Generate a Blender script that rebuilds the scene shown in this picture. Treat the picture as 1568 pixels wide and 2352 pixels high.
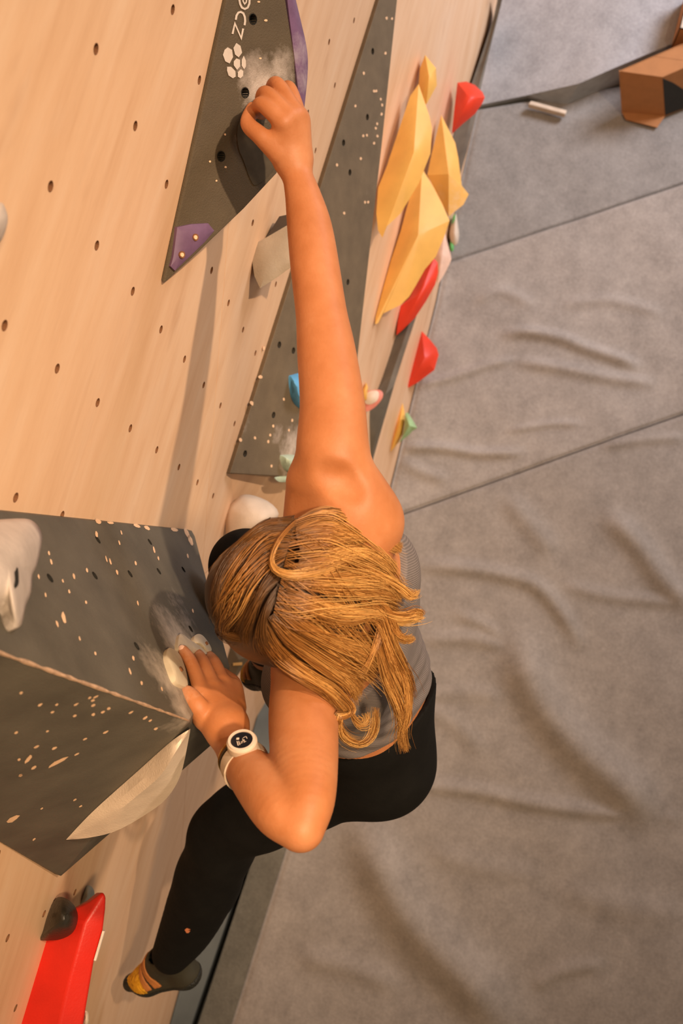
import bpy, bmesh, math, random
import numpy as np
from mathutils import Vector, Matrix

for o in list(bpy.data.objects):
    bpy.data.objects.remove(o, do_unlink=True)
SC = bpy.context.scene
COL = SC.collection
random.seed(7)
RNG = np.random.default_rng(7)

# ------------------------------------------------------------------ camera
# world: X along the climbing wall, wall plane at Y = 0 (room on the -Y side), Z up, mat top at Z = 0
CAM_R = np.array([[0.26692547790148136, -0.9608673643909168, -0.07405874219509015],
                  [0.9559279368375122, 0.25423442614841507, 0.14685583452680187],
                  [-0.12228069684395455, -0.10999438444502121, 0.9863816029153817]])
CAM_P = np.array([-0.2331243, -0.5350529, 3.8399186])
FPX = 2287.0
cam = bpy.data.cameras.new('camera')
cam.sensor_fit = 'VERTICAL'
cam.sensor_height = 36.0
cam.sensor_width = 24.0
cam.lens = 36.0 * FPX / 2352.0
cam.clip_start = 0.05
cam.dof.use_dof = True
cam.dof.focus_distance = 1.62
cam.dof.aperture_fstop = 4.8
cam_o = bpy.data.objects.new('camera', cam)
M = Matrix([list(CAM_R.T[0]) + [CAM_P[0]], list(CAM_R.T[1]) + [CAM_P[1]], list(CAM_R.T[2]) + [CAM_P[2]], [0, 0, 0, 1]])
cam_o.matrix_world = M
COL.objects.link(cam_o)
SC.camera = cam_o

# ------------------------------------------------------------------ world, lamps, exposure
SC.view_settings.view_transform = 'Standard'
SC.view_settings.look = 'None'
SC.view_settings.gamma = 1.0
SC.view_settings.use_curve_mapping = False
SC.view_settings.exposure = 0.0
wd = bpy.data.worlds.new('gym_ambient')
SC.world = wd
wd.use_nodes = True
wd.node_tree.nodes['Background'].inputs[0].default_value = (1.0, 0.72, 0.45, 1)
wd.node_tree.nodes['Background'].inputs[1].default_value = 0.29


def area_lamp(name, loc, target, size, power, color):
    d = bpy.data.lights.new(name, 'AREA')
    d.shape = 'DISK'
    d.size = size
    d.energy = power
    d.color = color
    o = bpy.data.objects.new(name, d)
    o.location = loc
    o.rotation_euler = (Vector(target) - Vector(loc)).to_track_quat('-Z', 'Y').to_euler()
    COL.objects.link(o)
    return o


area_lamp('ceiling_spotlight', (1.05, -2.05, 5.5), (0.35, -0.25, 1.9), 0.09, 24, (1.0, 0.76, 0.55)).data.spread = math.radians(70)
area_lamp('second_spotlight', (-0.25, -1.6, 5.9), (-0.5, -0.2, 2.0), 0.3, 6.5, (1.0, 0.72, 0.44)).data.spread = math.radians(38)
area_lamp('hall_window', (4.6, -2.7, 3.3), (2.4, -0.7, 0), 1.8, 84, (0.86, 0.88, 1.0)).data.spread = math.radians(100)


# ------------------------------------------------------------------ picture-to-place helpers
def ray(x, y):
    return CAM_R.T @ np.array([(x - 784) / FPX, -(y - 1176) / FPX, -1.0])


def W(x, y, d):
    return CAM_P + d * ray(x, y)


def onY(x, y, Y=0.0):
    r = ray(x, y)
    return CAM_P + r * (Y - CAM_P[1]) / r[1]


def onZ(x, y, Z=0.0):
    r = ray(x, y)
    return CAM_P + r * (Z - CAM_P[2]) / r[2]


def dep(P):
    return -(CAM_R @ (np.asarray(P) - CAM_P))[2]


def plane(a, b, c):
    a = np.asarray(a)
    n = np.cross(np.asarray(b) - a, np.asarray(c) - a)
    n = n / np.linalg.norm(n)
    if n @ (CAM_P - a) < 0:
        n = -n
    return a, n


def hit(x, y, pl, h=0.0):
    r = ray(x, y)
    return CAM_P + r * (((pl[0] + pl[1] * h - CAM_P) @ pl[1]) / (r @ pl[1]))


# ------------------------------------------------------------------ object helpers
def tag(o, label=None, cat=None, group=None, kind=None):
    if label: o['label'] = label
    if cat: o['category'] = cat
    if group: o['group'] = group
    if kind: o['kind'] = kind
    return o


def link(o, parent=None):
    COL.objects.link(o)
    if parent is not None:
        o.parent = parent
        o.matrix_parent_inverse = Matrix.Translation(-parent.location)
    return o


def empty(name, loc, **k):
    o = bpy.data.objects.new(name, None)
    o.empty_display_size = 0.05
    o.location = [float(v) for v in loc]
    COL.objects.link(o)
    return tag(o, **k)


def mesh_obj(name, verts, faces, mat, parent=None, smooth=None, **k):
    me = bpy.data.meshes.new(name)
    me.from_pydata([tuple(float(c) for c in v) for v in verts], [], [tuple(int(i) for i in f) for f in faces])
    bm = bmesh.new()
    bm.from_mesh(me)
    bmesh.ops.recalc_face_normals(bm, faces=bm.faces)
    bm.to_mesh(me)
    bm.free()
    if smooth is not None:
        me.shade_smooth()
        if smooth < 3.1:
            me.set_sharp_from_angle(angle=smooth)
    me.materials.append(mat)
    return tag(link(bpy.data.objects.new(name, me), parent), **k)


def np_mesh(name, V, F, mat, parent=None, smooth=True, **k):
    """fast mesh from numpy arrays; F is (n,3) or (n,4)"""
    me = bpy.data.meshes.new(name)
    n, m = F.shape
    me.vertices.add(len(V))
    me.vertices.foreach_set('co', np.ascontiguousarray(V, np.float32).ravel())
    me.loops.add(n * m)
    me.polygons.add(n)
    me.loops.foreach_set('vertex_index', np.ascontiguousarray(F, np.int32).ravel())
    me.polygons.foreach_set('loop_start', np.arange(0, n * m, m, dtype=np.int32))
    me.update(calc_edges=True)
    if smooth: me.shade_smooth()
    me.materials.append(mat)
    return tag(link(bpy.data.objects.new(name, me), parent), **k)


def bevel(o, w, seg=2, ang=0.5):
    b = o.modifiers.new('bevel', 'BEVEL')
    b.width = w
    b.segments = seg
    b.limit_method = 'ANGLE'
    b.angle_limit = ang
    return o


def apply_mods(o):
    dg = bpy.context.evaluated_depsgraph_get()
    me = bpy.data.meshes.new_from_object(o.evaluated_get(dg))
    old = o.data
    o.modifiers.clear()
    o.data = me
    bpy.data.meshes.remove(old)


def frame_of(n, up=(0, 0, 1)):
    n = np.asarray(n, float)
    n = n / np.linalg.norm(n)
    a = np.cross(np.asarray(up, float), n)
    if np.linalg.norm(a) < 1e-4:
        a = np.cross(np.array([1.0, 0, 0]), n)
    a /= np.linalg.norm(a)
    return a, np.cross(n, a), n


def cyl_data(P, n, r, d, seg=14):
    """closed cylinder from P+n*d to P-n*d"""
    a, b, n = frame_of(n)
    P = np.asarray(P)
    V = [P + n * s * d + r * (math.cos(t) * a + math.sin(t) * b) for s in (1, -1) for t in np.linspace(0, 2 * math.pi, seg, endpoint=False)]
    F = [tuple(range(seg)), tuple(range(2 * seg - 1, seg - 1, -1))]
    F += [(i, i + seg, (i + 1) % seg + seg, (i + 1) % seg) for i in range(seg)]
    return V, F


def cup_data(P, n, r, depth, seg=12):
    """thin lining of a drilled hole: open tube with a floor"""
    a, b, n = frame_of(n)
    P = np.asarray(P)
    T = np.linspace(0, 2 * math.pi, seg, endpoint=False)
    V = [P + n * z + rr * (math.cos(t) * a + math.sin(t) * b) for z, rr in ((0.0004, r * 1.12), (0.0004, r), (-depth, r)) for t in T]
    F = [(k * seg + i, k * seg + (i + 1) % seg, (k + 1) * seg + (i + 1) % seg, (k + 1) * seg + i) for k in (0, 1) for i in range(seg)]
    return V, F + [tuple(range(2 * seg, 3 * seg))]


def merge(parts):
    V, F = [], []
    for v, f in parts:
        k = len(V)
        V += list(v)
        F += [tuple(i + k for i in q) for q in f]
    return V, F


def cut_holes(o, holes, depth=0.02):
    """real drilled holes: [(point, normal, radius)]"""
    V, F = merge([cyl_data(p, n, r, depth, 12) for p, n, r in holes])
    c = mesh_obj('drill', V, F, o.data.materials[0])
    m = o.modifiers.new('drill', 'BOOLEAN')
    m.operation = 'DIFFERENCE'
    m.solver = 'EXACT'
    m.object = c
    bpy.context.view_layer.update()
    apply_mods(o)
    bpy.data.objects.remove(c, do_unlink=True)


def catmull(pts, n, closed=True):
    P = np.asarray(pts, float)
    k = len(P)
    out = []
    for t in np.linspace(0, k if closed else k - 1, n, endpoint=not closed):
        i = int(math.floor(t))
        if not closed and i >= k - 1: i = k - 2
        u = t - i
        if closed:
            a, b, c, d = P[(i - 1) % k], P[i % k], P[(i + 1) % k], P[(i + 2) % k]
        else:
            a, b, c, d = P[max(i - 1, 0)], P[i], P[i + 1], P[min(i + 2, k - 1)]
        out.append(0.5 * ((2 * b) + (c - a) * u + (2 * a - 5 * b + 4 * c - d) * u * u + (-a + 3 * b - 3 * c + d) * u ** 3))
    return np.array(out)


# ------------------------------------------------------------------ materials
def new_mat(name):
    m = bpy.data.materials.new(name)
    m.use_nodes = True
    return m, m.node_tree.nodes, m.node_tree.links, m.node_tree.nodes['Principled BSDF']


def node(N, t, **k):
    n = N.new(t)
    for a, v in k.items():
        setattr(n, a, v)
    return n


def ramp(N, stops, interp='LINEAR'):
    r = N.new('ShaderNodeValToRGB')
    r.color_ramp.interpolation = interp
    e = r.color_ramp.elements
    while len(e) < len(stops): e.new(0.5)
    for i, (p, c) in enumerate(stops):
        e[i].position = p
        e[i].color = tuple(c) + (1,) if len(c) == 3 else c
    return r


def coords(N, L, scale=(1, 1, 1), rot=(0, 0, 0)):
    tc = N.new('ShaderNodeTexCoord')
    mp = N.new('ShaderNodeMapping')
    mp.inputs['Scale'].default_value = scale
    mp.inputs['Rotation'].default_value = rot
    L.new(tc.outputs['Object'], mp.inputs['Vector'])
    return mp.outputs['Vector']


def noise(N, L, vec, scale, detail=4, rough=0.55):
    t = N.new('ShaderNodeTexNoise')
    t.inputs['Scale'].default_value = scale
    t.inputs['Detail'].default_value = detail
    t.inputs['Roughness'].default_value = rough
    L.new(vec, t.inputs['Vector'])
    return t.outputs['Fac']


def mixc(N, L, fac, a, b, blend='MIX'):
    m = N.new('ShaderNodeMix')
    m.data_type = 'RGBA'
    m.blend_type = blend
    for s, v in ((0, fac), (6, a), (7, b)):
        if hasattr(v, 'is_linked') or hasattr(v, 'links'):
            L.new(v, m.inputs[s])
        elif s == 0:
            m.inputs[0].default_value = v
        else:
            m.inputs[s].default_value = tuple(v) + (1,) if len(v) == 3 else v
    return m.outputs[2]


def math_n(N, L, op, a, b=None, c=None, clamp=False):
    m = N.new('ShaderNodeMath')
    m.operation = op
    m.use_clamp = clamp
    for i, v in enumerate((a, b, c)):
        if v is None: continue
        if hasattr(v, 'links'): L.new(v, m.inputs[i])
        else: m.inputs[i].default_value = v
    return m.outputs[0]


def chalk_mask(N, L, spots):
    """soft noisy blotches of climbing chalk around world points [(P, radius, amount, stretch xyz)]"""
    tc = N.new('ShaderNodeTexCoord')
    total = None
    nz = noise(N, L, tc.outputs['Object'], 55, 5, 0.7)
    nz2 = noise(N, L, coords(N, L, (1, 1, 1)), 16, 3, 0.6)
    for P, r, amt in spots:
        s = N.new('ShaderNodeVectorMath')
        s.operation = 'DISTANCE'
        L.new(tc.outputs['Object'], s.inputs[0])
        s.inputs[1].default_value = tuple(float(c) for c in P)
        f = math_n(N, L, 'SUBTRACT', 1.0, math_n(N, L, 'DIVIDE', s.outputs['Value'], r), clamp=True)
        f = math_n(N, L, 'MULTIPLY', math_n(N, L, 'POWER', f, 0.7), amt)
        total = f if total is None else math_n(N, L, 'MAXIMUM', total, f)
    g = math_n(N, L, 'MULTIPLY', math_n(N, L, 'ADD', nz, nz2), 1.05)
    g = math_n(N, L, 'SUBTRACT', math_n(N, L, 'ADD', g, math_n(N, L, 'MULTIPLY', total, 1.6)), 1.55, clamp=True)
    return math_n(N, L, 'MULTIPLY', math_n(N, L, 'MINIMUM', g, 1.0), math_n(N, L, 'GREATER_THAN', total, 0.001))


def plain(name, col, rough=0.6, var=0.12, scale=30, bump=0.0, bscale=200, chalk=None, chalk_col=(0.72, 0.62, 0.54), metal=0.0, spec=0.4, sss=0.0, coat=0.0):
    m, N, L, B = new_mat(name)
    v = coords(N, L)
    f = noise(N, L, v, scale, 5)
    dark = tuple(c * (1 - var) for c in col)
    lite = tuple(min(1, c * (1 + var)) for c in col)
    r = ramp(N, [(0.3, dark), (0.7, lite)])
    L.new(f, r.inputs[0])
    out = r.outputs[0]
    if chalk:
        out = mixc(N, L, chalk_mask(N, L, chalk), out, chalk_col)
    L.new(out, B.inputs['Base Color'])
    B.inputs['Roughness'].default_value = rough
    B.inputs['Metallic'].default_value = metal
    B.inputs['Specular IOR Level'].default_value = spec
    if coat:
        B.inputs['Coat Weight'].default_value = coat
        B.inputs['Coat Roughness'].default_value = 0.2
    if sss:
        B.inputs['Subsurface Weight'].default_value = sss
        B.inputs['Subsurface Radius'].default_value = (0.012, 0.005, 0.003)
        B.inputs['Subsurface Scale'].default_value = 0.6
    if bump:
        b = N.new('ShaderNodeBump')
        b.inputs['Strength'].default_value = bump
        b.inputs['Distance'].default_value = 0.002
        L.new(noise(N, L, v, bscale, 3), b.inputs['Height'])
        L.new(b.outputs[0], B.inputs['Normal'])
    return m


def plywood(name, rot=0.0):
    m, N, L, B = new_mat(name)
    v = coords(N, L, (1.0, 1.0, 7.0), (0, rot, 0))
    f = noise(N, L, v, 2.6, 6, 0.6)
    r = ramp(N, [(0.25, (0.70, 0.42, 0.235)), (0.5, (0.78, 0.50, 0.30)), (0.75, (0.83, 0.57, 0.37))])
    L.new(f, r.inputs[0])
    # long darker veneer streaks
    v2 = coords(N, L, (1.3, 1.0, 16.0), (0, rot + 0.12, 0))
    r2 = ramp(N, [(0.56, (0, 0, 0)), (0.72, (1, 1, 1))])
    L.new(noise(N, L, v2, 2.1, 4, 0.5), r2.inputs[0])
    c = mixc(N, L, math_n(N, L, 'MULTIPLY', r2.outputs[0], 0.16), r.outputs[0], (0.50, 0.24, 0.10))
    # chalky and shoe-rubber smears
    r3 = ramp(N, [(0.55, (0, 0, 0)), (0.8, (1, 1, 1))])
    L.new(noise(N, L, coords(N, L, (1, 1, 2.2), (0, 0.6, 0)), 3.4, 5, 0.62), r3.inputs[0])
    c = mixc(N, L, math_n(N, L, 'MULTIPLY', r3.outputs[0], 0.30), c, (0.78, 0.60, 0.45))
    r4 = ramp(N, [(0.64, (0, 0, 0)), (0.8, (1, 1, 1))])
    L.new(noise(N, L, coords(N, L, (1, 1, 2.0), (0, -0.7, 0)), 4.3, 3, 0.5), r4.inputs[0])
    c = mixc(N, L, math_n(N, L, 'MULTIPLY', r4.outputs[0], 0.42), c, (0.42, 0.19, 0.08))
    # fine grain
    fg = noise(N, L, coords(N, L, (6, 1, 90), (0, rot, 0)), 9, 3)
    rg = ramp(N, [(0.3, (0.97, 0.97, 0.97)), (0.7, (1.02, 1.02, 1.02))])
    L.new(fg, rg.inputs[0])
    c = mixc(N, L, 1.0, c, rg.outputs[0], 'MULTIPLY')
    L.new(c, B.inputs['Base Color'])
    B.inputs['Roughness'].default_value = 0.48
    B.inputs['Specular IOR Level'].default_value = 0.35
    return m


def carpet(name, col, mott=0.22):
    m, N, L, B = new_mat(name)
    v = coords(N, L)
    f = math_n(N, L, 'ADD', math_n(N, L, 'MULTIPLY', noise(N, L, v, 9, 6, 0.75), 0.6), math_n(N, L, 'MULTIPLY', noise(N, L, v, 90, 4, 0.7), 0.4))
    r = ramp(N, [(0.36, tuple(c * (1 - mott) for c in col)), (0.64, tuple(c * (1 + mott) for c in col))])
    L.new(f, r.inputs[0])
    L.new(r.outputs[0], B.inputs['Base Color'])
    B.inputs['Roughness'].default_value = 0.95
    B.inputs['Specular IOR Level'].default_value = 0.1
    b = N.new('ShaderNodeBump')
    b.inputs['Strength'].default_value = 0.5
    b.inputs['Distance'].default_value = 0.004
    L.new(noise(N, L, v, 160, 3, 0.7), b.inputs['Height'])
    L.new(b.outputs[0], B.inputs['Normal'])
    return m


MT = {}
MT['ply'] = plywood('birch_plywood')
MT['ply_diag'] = plywood('birch_plywood_lower', 0.08)
MT['hole'] = plain('dark_bore', (0.20, 0.082, 0.032), 0.9)
MT['bore'] = plain('black_bore', (0.014, 0.012, 0.009), 0.9)
MT['steel'] = plain('dull_steel', (0.35, 0.30, 0.25), 0.45, metal=0.8)
MT['carpet'] = carpet('taupe_carpet', (0.305, 0.265, 0.232))
MT['carpet_mid'] = carpet('grey_brown_carpet', (0.275, 0.25, 0.228))
MT['carpet_lite'] = carpet('light_taupe_carpet', (0.345, 0.30, 0.265))
MT['carpet_cool'] = carpet('cool_grey_carpet', (0.375, 0.36, 0.36))
MT['carpet_shaded'] = carpet('shaded_carpet_edge', (0.17, 0.165, 0.14))  # carpet tone darkened to carry the shade on the lip
MT['slate'] = plain('slate_vinyl', (0.105, 0.115, 0.11), 0.55, 0.15, 8, 0.3)
MT['mat_side'] = plain('grey_vinyl', (0.34, 0.35, 0.36), 0.7)
MT['yellow'] = plain('yellow_resin', (0.80, 0.44, 0.10), 0.5, 0.08, 12, 0.2, 300)
MT['red'] = plain('red_resin', (0.72, 0.045, 0.015), 0.45, 0.10, 14, 0.25, 300)
MT['redvol'] = plain('red_volume_paint', (0.60, 0.018, 0.008), 0.40, 0.12, 9, 0.2, 250)
MT['white'] = plain('chalky_white_resin', (0.66, 0.53, 0.41), 0.6, 0.08, 20, 0.3, 250)
MT['beige'] = plain('beige_resin', (0.32, 0.25, 0.175), 0.6, 0.10, 20, 0.3, 250)
MT['palegrey'] = plain('worn_pale_grey_resin', (0.52, 0.44, 0.38), 0.6, 0.14, 22, 0.4, 120)
MT['pink'] = plain('pale_salmon_resin', (0.80, 0.52, 0.38), 0.6, 0.10)
MT['green'] = plain('green_resin', (0.11, 0.38, 0.10), 0.5)
MT['palegreen'] = plain('pale_green_resin', (0.36, 0.55, 0.27), 0.55)
MT['mint'] = plain('mint_resin', (0.42, 0.50, 0.38), 0.55)
MT['blue'] = plain('sky_blue_resin', (0.10, 0.32, 0.55), 0.5)
MT['paleblue'] = plain('pale_blue_resin', (0.38, 0.44, 0.42), 0.55)
MT['teal'] = plain('teal_resin', (0.01, 0.16, 0.12), 0.4)
MT['black'] = plain('black_resin', (0.022, 0.018, 0.012), 0.38, 0.3, 30, 0.5, 160)
MT['purple'] = plain('purple_resin', (0.14, 0.075, 0.14), 0.55, 0.15, 40)
MT['chip'] = plain('bare_wood_fleck', (0.78, 0.50, 0.30), 0.7)
MT['logo_white'] = plain('logo_white', (0.55, 0.46, 0.38), 0.7)
MT['highlight_tag'] = plain('highlight_tag_white', (0.72, 0.62, 0.54), 0.8)
MT['card'] = plain('cardboard', (0.40, 0.17, 0.058), 0.8, 0.08, 20)
MT['card_dark'] = plain('dark_print', (0.02, 0.018, 0.014), 0.7)
MT['paleboard'] = plain('pale_board', (0.62, 0.50, 0.38), 0.7)

# ------------------------------------------------------------------ the wall
FLOOR_Z = 0.0
K = [onY(530, 1085), onY(870, 0)]
kslope = (K[1][2] - K[0][2]) / (K[1][0] - K[0][0])


def kz(x): return K[0][2] + kslope * (x - K[0][0])


WALL_TOP = 3.62
SEAM = lambda x: onY(475, 1170)[2] + 0.966 * (x - onY(475, 1170)[0])      # diagonal joint: height at x
wall = empty('wall_back', (0, 0, 0), kind='structure')
XL = -3.2
XR = 4.2
B0 = np.array([-0.62, 0.0, -0.05])
kx0 = K[0][0]


def slab(name, poly, mat, thick=0.018, parent=wall):
    n = len(poly)
    V = [np.asarray(p, float) for p in poly] + [np.asarray(p, float) + np.array([0, thick, 0]) for p in poly]
    F = [tuple(range(n)), tuple(range(2 * n - 1, n - 1, -1))] + [(i, (i + 1) % n, (i + 1) % n + n, i + n) for i in range(n)]
    return mesh_obj(name, V, F, mat, parent)


g = 0.0014
xs_top = (WALL_TOP - SEAM(0)) / 0.966
xs_bot = (-0.05 - SEAM(0)) / 0.966
# upper panel: above the diagonal joint
pan_up = slab('plywood_panel', [(XL, 0, -0.05), (xs_bot - g, 0, -0.05), (xs_top - g, 0, WALL_TOP), (XL, 0, WALL_TOP)], MT['ply'])
# lower panel: between the joint and the folded foot of the wall
pan_lo = slab('plywood_panel', [(xs_bot + g, 0, -0.05), B0, K[0], (XR, 0, kz(XR)), (XR, 0, WALL_TOP), (xs_top + g, 0, WALL_TOP)], MT['ply_diag'])
# folded foot panels that lean out into the room
top_x = [kx0, 1.0, 1.6, 2.4, XR]
bots = [onZ(895, 1130), onZ(1003, 690), onZ(1062, 400), onZ(1150, 0), np.array([XR, -0.12, 0])]
for b in bots: b[2] = -0.05
pan_t = slab('plywood_panel', [K[0], B0, bots[0]], MT['ply'])
V, F = [], []
for x, b in zip(top_x, bots):
    V += [np.array([x, 0, kz(x)]), b]
for x, b in zip(top_x, bots):
    V += [np.array([x, 0.018, kz(x)]), b + np.array([0, 0.018, 0])]
for i in range(4):
    F += [(2 * i, 2 * i + 2, 2 * i + 3, 2 * i + 1), (10 + 2 * i, 10 + 2 * i + 1, 10 + 2 * i + 3, 10 + 2 * i + 2),
          (2 * i, 2 * i + 10, 2 * i + 12, 2 * i + 2), (2 * i + 1, 2 * i + 3, 2 * i + 13, 2 * i + 11)]
F += [(0, 1, 11, 10), (8, 18, 19, 9)]
pan_r = mesh_obj('plywood_panel', V, F, MT['ply'], wall)
PW = (np.array([0.0, 0, 0]), np.array([0.0, -1, 0]))                         # main wall plane
PR = plane(K[0], np.array([2.0, 0, kz(2.0)]), (bots[1] + bots[2]) / 2)       # leaning foot plane

# bolt holes on a regular grid, drilled into the panels, each with a dark brown lining
SP = 0.165
up_h, lo_h = [], []
for i in range(-9, 13):
    for j in range(-3, 17):
        x, z = i * SP * 1.0368, (17 - j) * SP
        q = CAM_R @ (np.array([x, 0, z]) - CAM_P)
        u, v = 784 + FPX * q[0] / -q[2], 1176 - FPX * q[1] / -q[2]
        if not (-120 < u < 1250 and -120 < v < 2480): continue
        if x > kx0 - 0.35 and z < kz(x) + 0.05: continue
        if (x < -0.42 and z < 1.78) or z < 0.1 or abs(z - SEAM(x)) < 0.012: continue
        x += random.uniform(-1, 1) * 0.0015
        if z < SEAM(x) and x < -0.15: continue
        (up_h if z > SEAM(x) else lo_h).append((np.array([x, 0, z]), np.array([0, -1.0, 0]), 0.0062))
for p, hs in ((pan_up, up_h), (pan_lo, lo_h)):
    cut_holes(p, hs, 0.014)
ins = None
for p, n, r in up_h + lo_h:
    if ins is None:
        V, F = cup_data((0, 0, 0), (0, -1, 0), 0.0060, 0.0125, 12)
        ins = mesh_obj('bolt_insert', V, F, MT['hole'], wall)
        o = ins
    else:
        o = bpy.data.objects.new('bolt_insert', ins.data)
        link(o, wall)
    o.location = (p[0], 0.0, p[2])

# ------------------------------------------------------------------ floor and mats
fl = mesh_obj('floor', [(-6, 1, -0.32), (9, 1, -0.32), (9, -8, -0.32), (-6, -8, -0.32), (-6, 1, -0.42), (9, 1, -0.42), (9, -8, -0.42), (-6, -8, -0.42)],
              [(0, 1, 2, 3), (7, 6, 5, 4), (0, 4, 5, 1), (1, 5, 6, 2), (2, 6, 7, 3), (3, 7, 4, 0)], MT['mat_side'], kind='structure')

# ridges and creases of the loose carpet cover, traced on the floor: (points, height m, half width m)
RIDGES = [
    ([(1190, 1470), (1215, 1560), (1260, 1640), (1330, 1720), (1420, 1800), (1480, 1860)], 0.062, 0.095),
    ([(1230, 1640), (1330, 1745), (1440, 1850)], 0.02, 0.05),
    ([(830, 1890), (880, 2000), (930, 2090), (1000, 2170), (1080, 2250), (1160, 2352)], 0.065, 0.105),
    ([(1400, 1190), (1460, 1250), (1520, 1330), (1580, 1390)], 0.034, 0.055),
    ([(1170, 1150), (1220, 1210), (1260, 1260)], 0.018, 0.05),
    ([(960, 1300), (1060, 1305), (1150, 1320), (1230, 1345), (1290, 1410), (1330, 1480)], 0.024, 0.035),
    ([(980, 1470), (1080, 1468), (1170, 1490)], 0.016, 0.035),
    ([(920, 1030), (1010, 1030), (1100, 1042), (1200, 1040)], 0.020, 0.026),
    ([(920, 1060), (970, 1085), (1020, 1100)], 0.012, 0.03),
    ([(1170, 990), (1260, 975), (1330, 975)], 0.010, 0.02),
    ([(1160, 770), (1210, 765), (1290, 780), (1340, 800), (1420, 825), (1460, 840)], 0.026, 0.03),
    ([(1180, 830), (1300, 850), (1400, 870), (1500, 880)], 0.018, 0.03),
    ([(930, 890), (1030, 870), (1120, 840), (1180, 828)], 0.014, 0.025),
    ([(1390, 1025), (1480, 1010), (1570, 1005)], 0.014, 0.025),
    ([(1300, 1345), (1400, 1370), (1500, 1380), (1580, 1390)], 0.014, 0.03),
    ([(930, 1800), (1080, 1815), (1200, 1840), (1330, 1860), (1568, 1880)], 0.020, 0.035),
    ([(980, 1600), (1060, 1590), (1150, 1600)], 0.010, 0.04),
    ([(1050, 1410), (1120, 1440), (1160, 1475)], 0.012, 0.03),
    ([(700, 2200), (800, 2220), (900, 2260)], 0.014, 0.05),
    ([(1230, 2265), (1290, 2230), (1380, 2215)], 0.012, 0.03),
    ([(1100, 690), (1150, 670), (1220, 700)], 0.010, 0.03),
    ([(1300, 700), (1400, 690), (1520, 720)], 0.010, 0.03),
    ([(960, 1620), (1040, 1660), (1100, 1720)], 0.010, 0.045),
    ([(1000, 1960), (1100, 1990), (1230, 2010)], 0.009, 0.05),
    ([(1300, 2050), (1420, 2080), (1568, 2100)], 0.010, 0.06),
]
RSEG = []
for pts, h, w in RIDGES:
    c = catmull(pts, 5 * len(pts), closed=False)
    P = np.array([onZ(*q)[:2] for q in c])
    n = len(P)
    for i in range(n - 1):
        t0, t1 = i / (n - 1), (i + 1) / (n - 1)
        e = lambda t: min(1, 6 * t, 6 * (1 - t)) ** 0.8 * 0.92 + 0.08
        RSEG.append((P[i], P[i + 1], h * e(t0), h * e(t1), w))


def wrinkles(X, Y):
    Z = np.zeros_like(X)
    best = {}
    for a, b, h0, h1, w in RSEG:
        d = b - a
        L2 = d @ d + 1e-12
        t = np.clip(((X - a[0]) * d[0] + (Y - a[1]) * d[1]) / L2, 0, 1)
        ex, ey = X - a[0] - t * d[0], Y - a[1] - t * d[1]
        r2 = (ex * ex + ey * ey) / (w * w)
        Z = np.maximum(Z, (h0 + (h1 - h0) * t) * np.exp(-r2 * 1.6))
    s = 0.0030 * np.sin(5.1 * X + 3 * np.sin(2.3 * Y)) + 0.0025 * np.sin(7.3 * Y + 2.2 * np.sin(3.1 * X) + 1) + 0.0015 * np.sin(17 * X - 11 * Y)
    return Z + s


def mat_grid(name, edge_fn, x0, x1, mat, step=0.014, ybot=-3.6, zoff=0.0, **k):
    """carpeted mat: edge_fn(x) gives near-wall y; bounded in x by functions of y"""
    ys = np.concatenate([np.arange(0, 2.2, step), np.linspace(2.2, 3.4, 14)])
    nx = int((max(x1(-.2), x1(-2)) - min(x0(-.2), x0(-2))) / step) + 2
    U, T = np.meshgrid(np.linspace(0, 1, nx), ys, indexing='ij')
    Xa = U * 0
    Ya = U * 0
    Y = -0.22 - T
    for it in range(3):
        X = x0(Y) + (x1(Y) - x0(Y)) * U
        Y = np.vectorize(edge_fn)(X) - T
    Z = wrinkles(X, Y) * np.clip(T / 0.05, 0.15, 1) + zoff
    # soft rolled rim on all borders
    bd = np.minimum(np.minimum(T, U * (x1(Y) - x0(Y))), (1 - U) * (x1(Y) - x0(Y)))
    Z = Z - 0.014 * np.clip(1 - bd / 0.016, 0, 1) ** 2
    n0, n1 = X.shape
    V = np.stack([X, Y, Z], -1).reshape(-1, 3)
    idx = np.arange(n0 * n1).reshape(n0, n1)
    F = np.stack([idx[:-1, :-1], idx[1:, :-1], idx[1:, 1:], idx[:-1, 1:]], -1).reshape(-1, 4)
    if F.shape[0]:
        a, b, c = V[F[0, 0]], V[F[0, 1]], V[F[0, 2]]
        if np.cross(b - a, c - a)[2] < 0: F = F[:, ::-1]
    # skirt down to the floor
    ring = np.concatenate([idx[:, 0], idx[-1, 1:], idx[-2::-1, -1], idx[0, -2:0:-1]])
    k0 = len(V)
    S = V[ring].copy()
    S[:, 2] = -0.30
    V = np.concatenate([V, S])
    m = len(ring)
    j = np.arange(m)
    F = np.concatenate([F, np.stack([ring, k0 + j, k0 + (j + 1) % m, np.roll(ring, -1)], -1)])
    return np_mesh(name, V, F, mat, **k)


def line_fn(p, q):
    P, Q = onZ(*p), onZ(*q)
    return lambda y: P[0] + (Q[0] - P[0]) * (y - P[1]) / (Q[1] - P[1])


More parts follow.
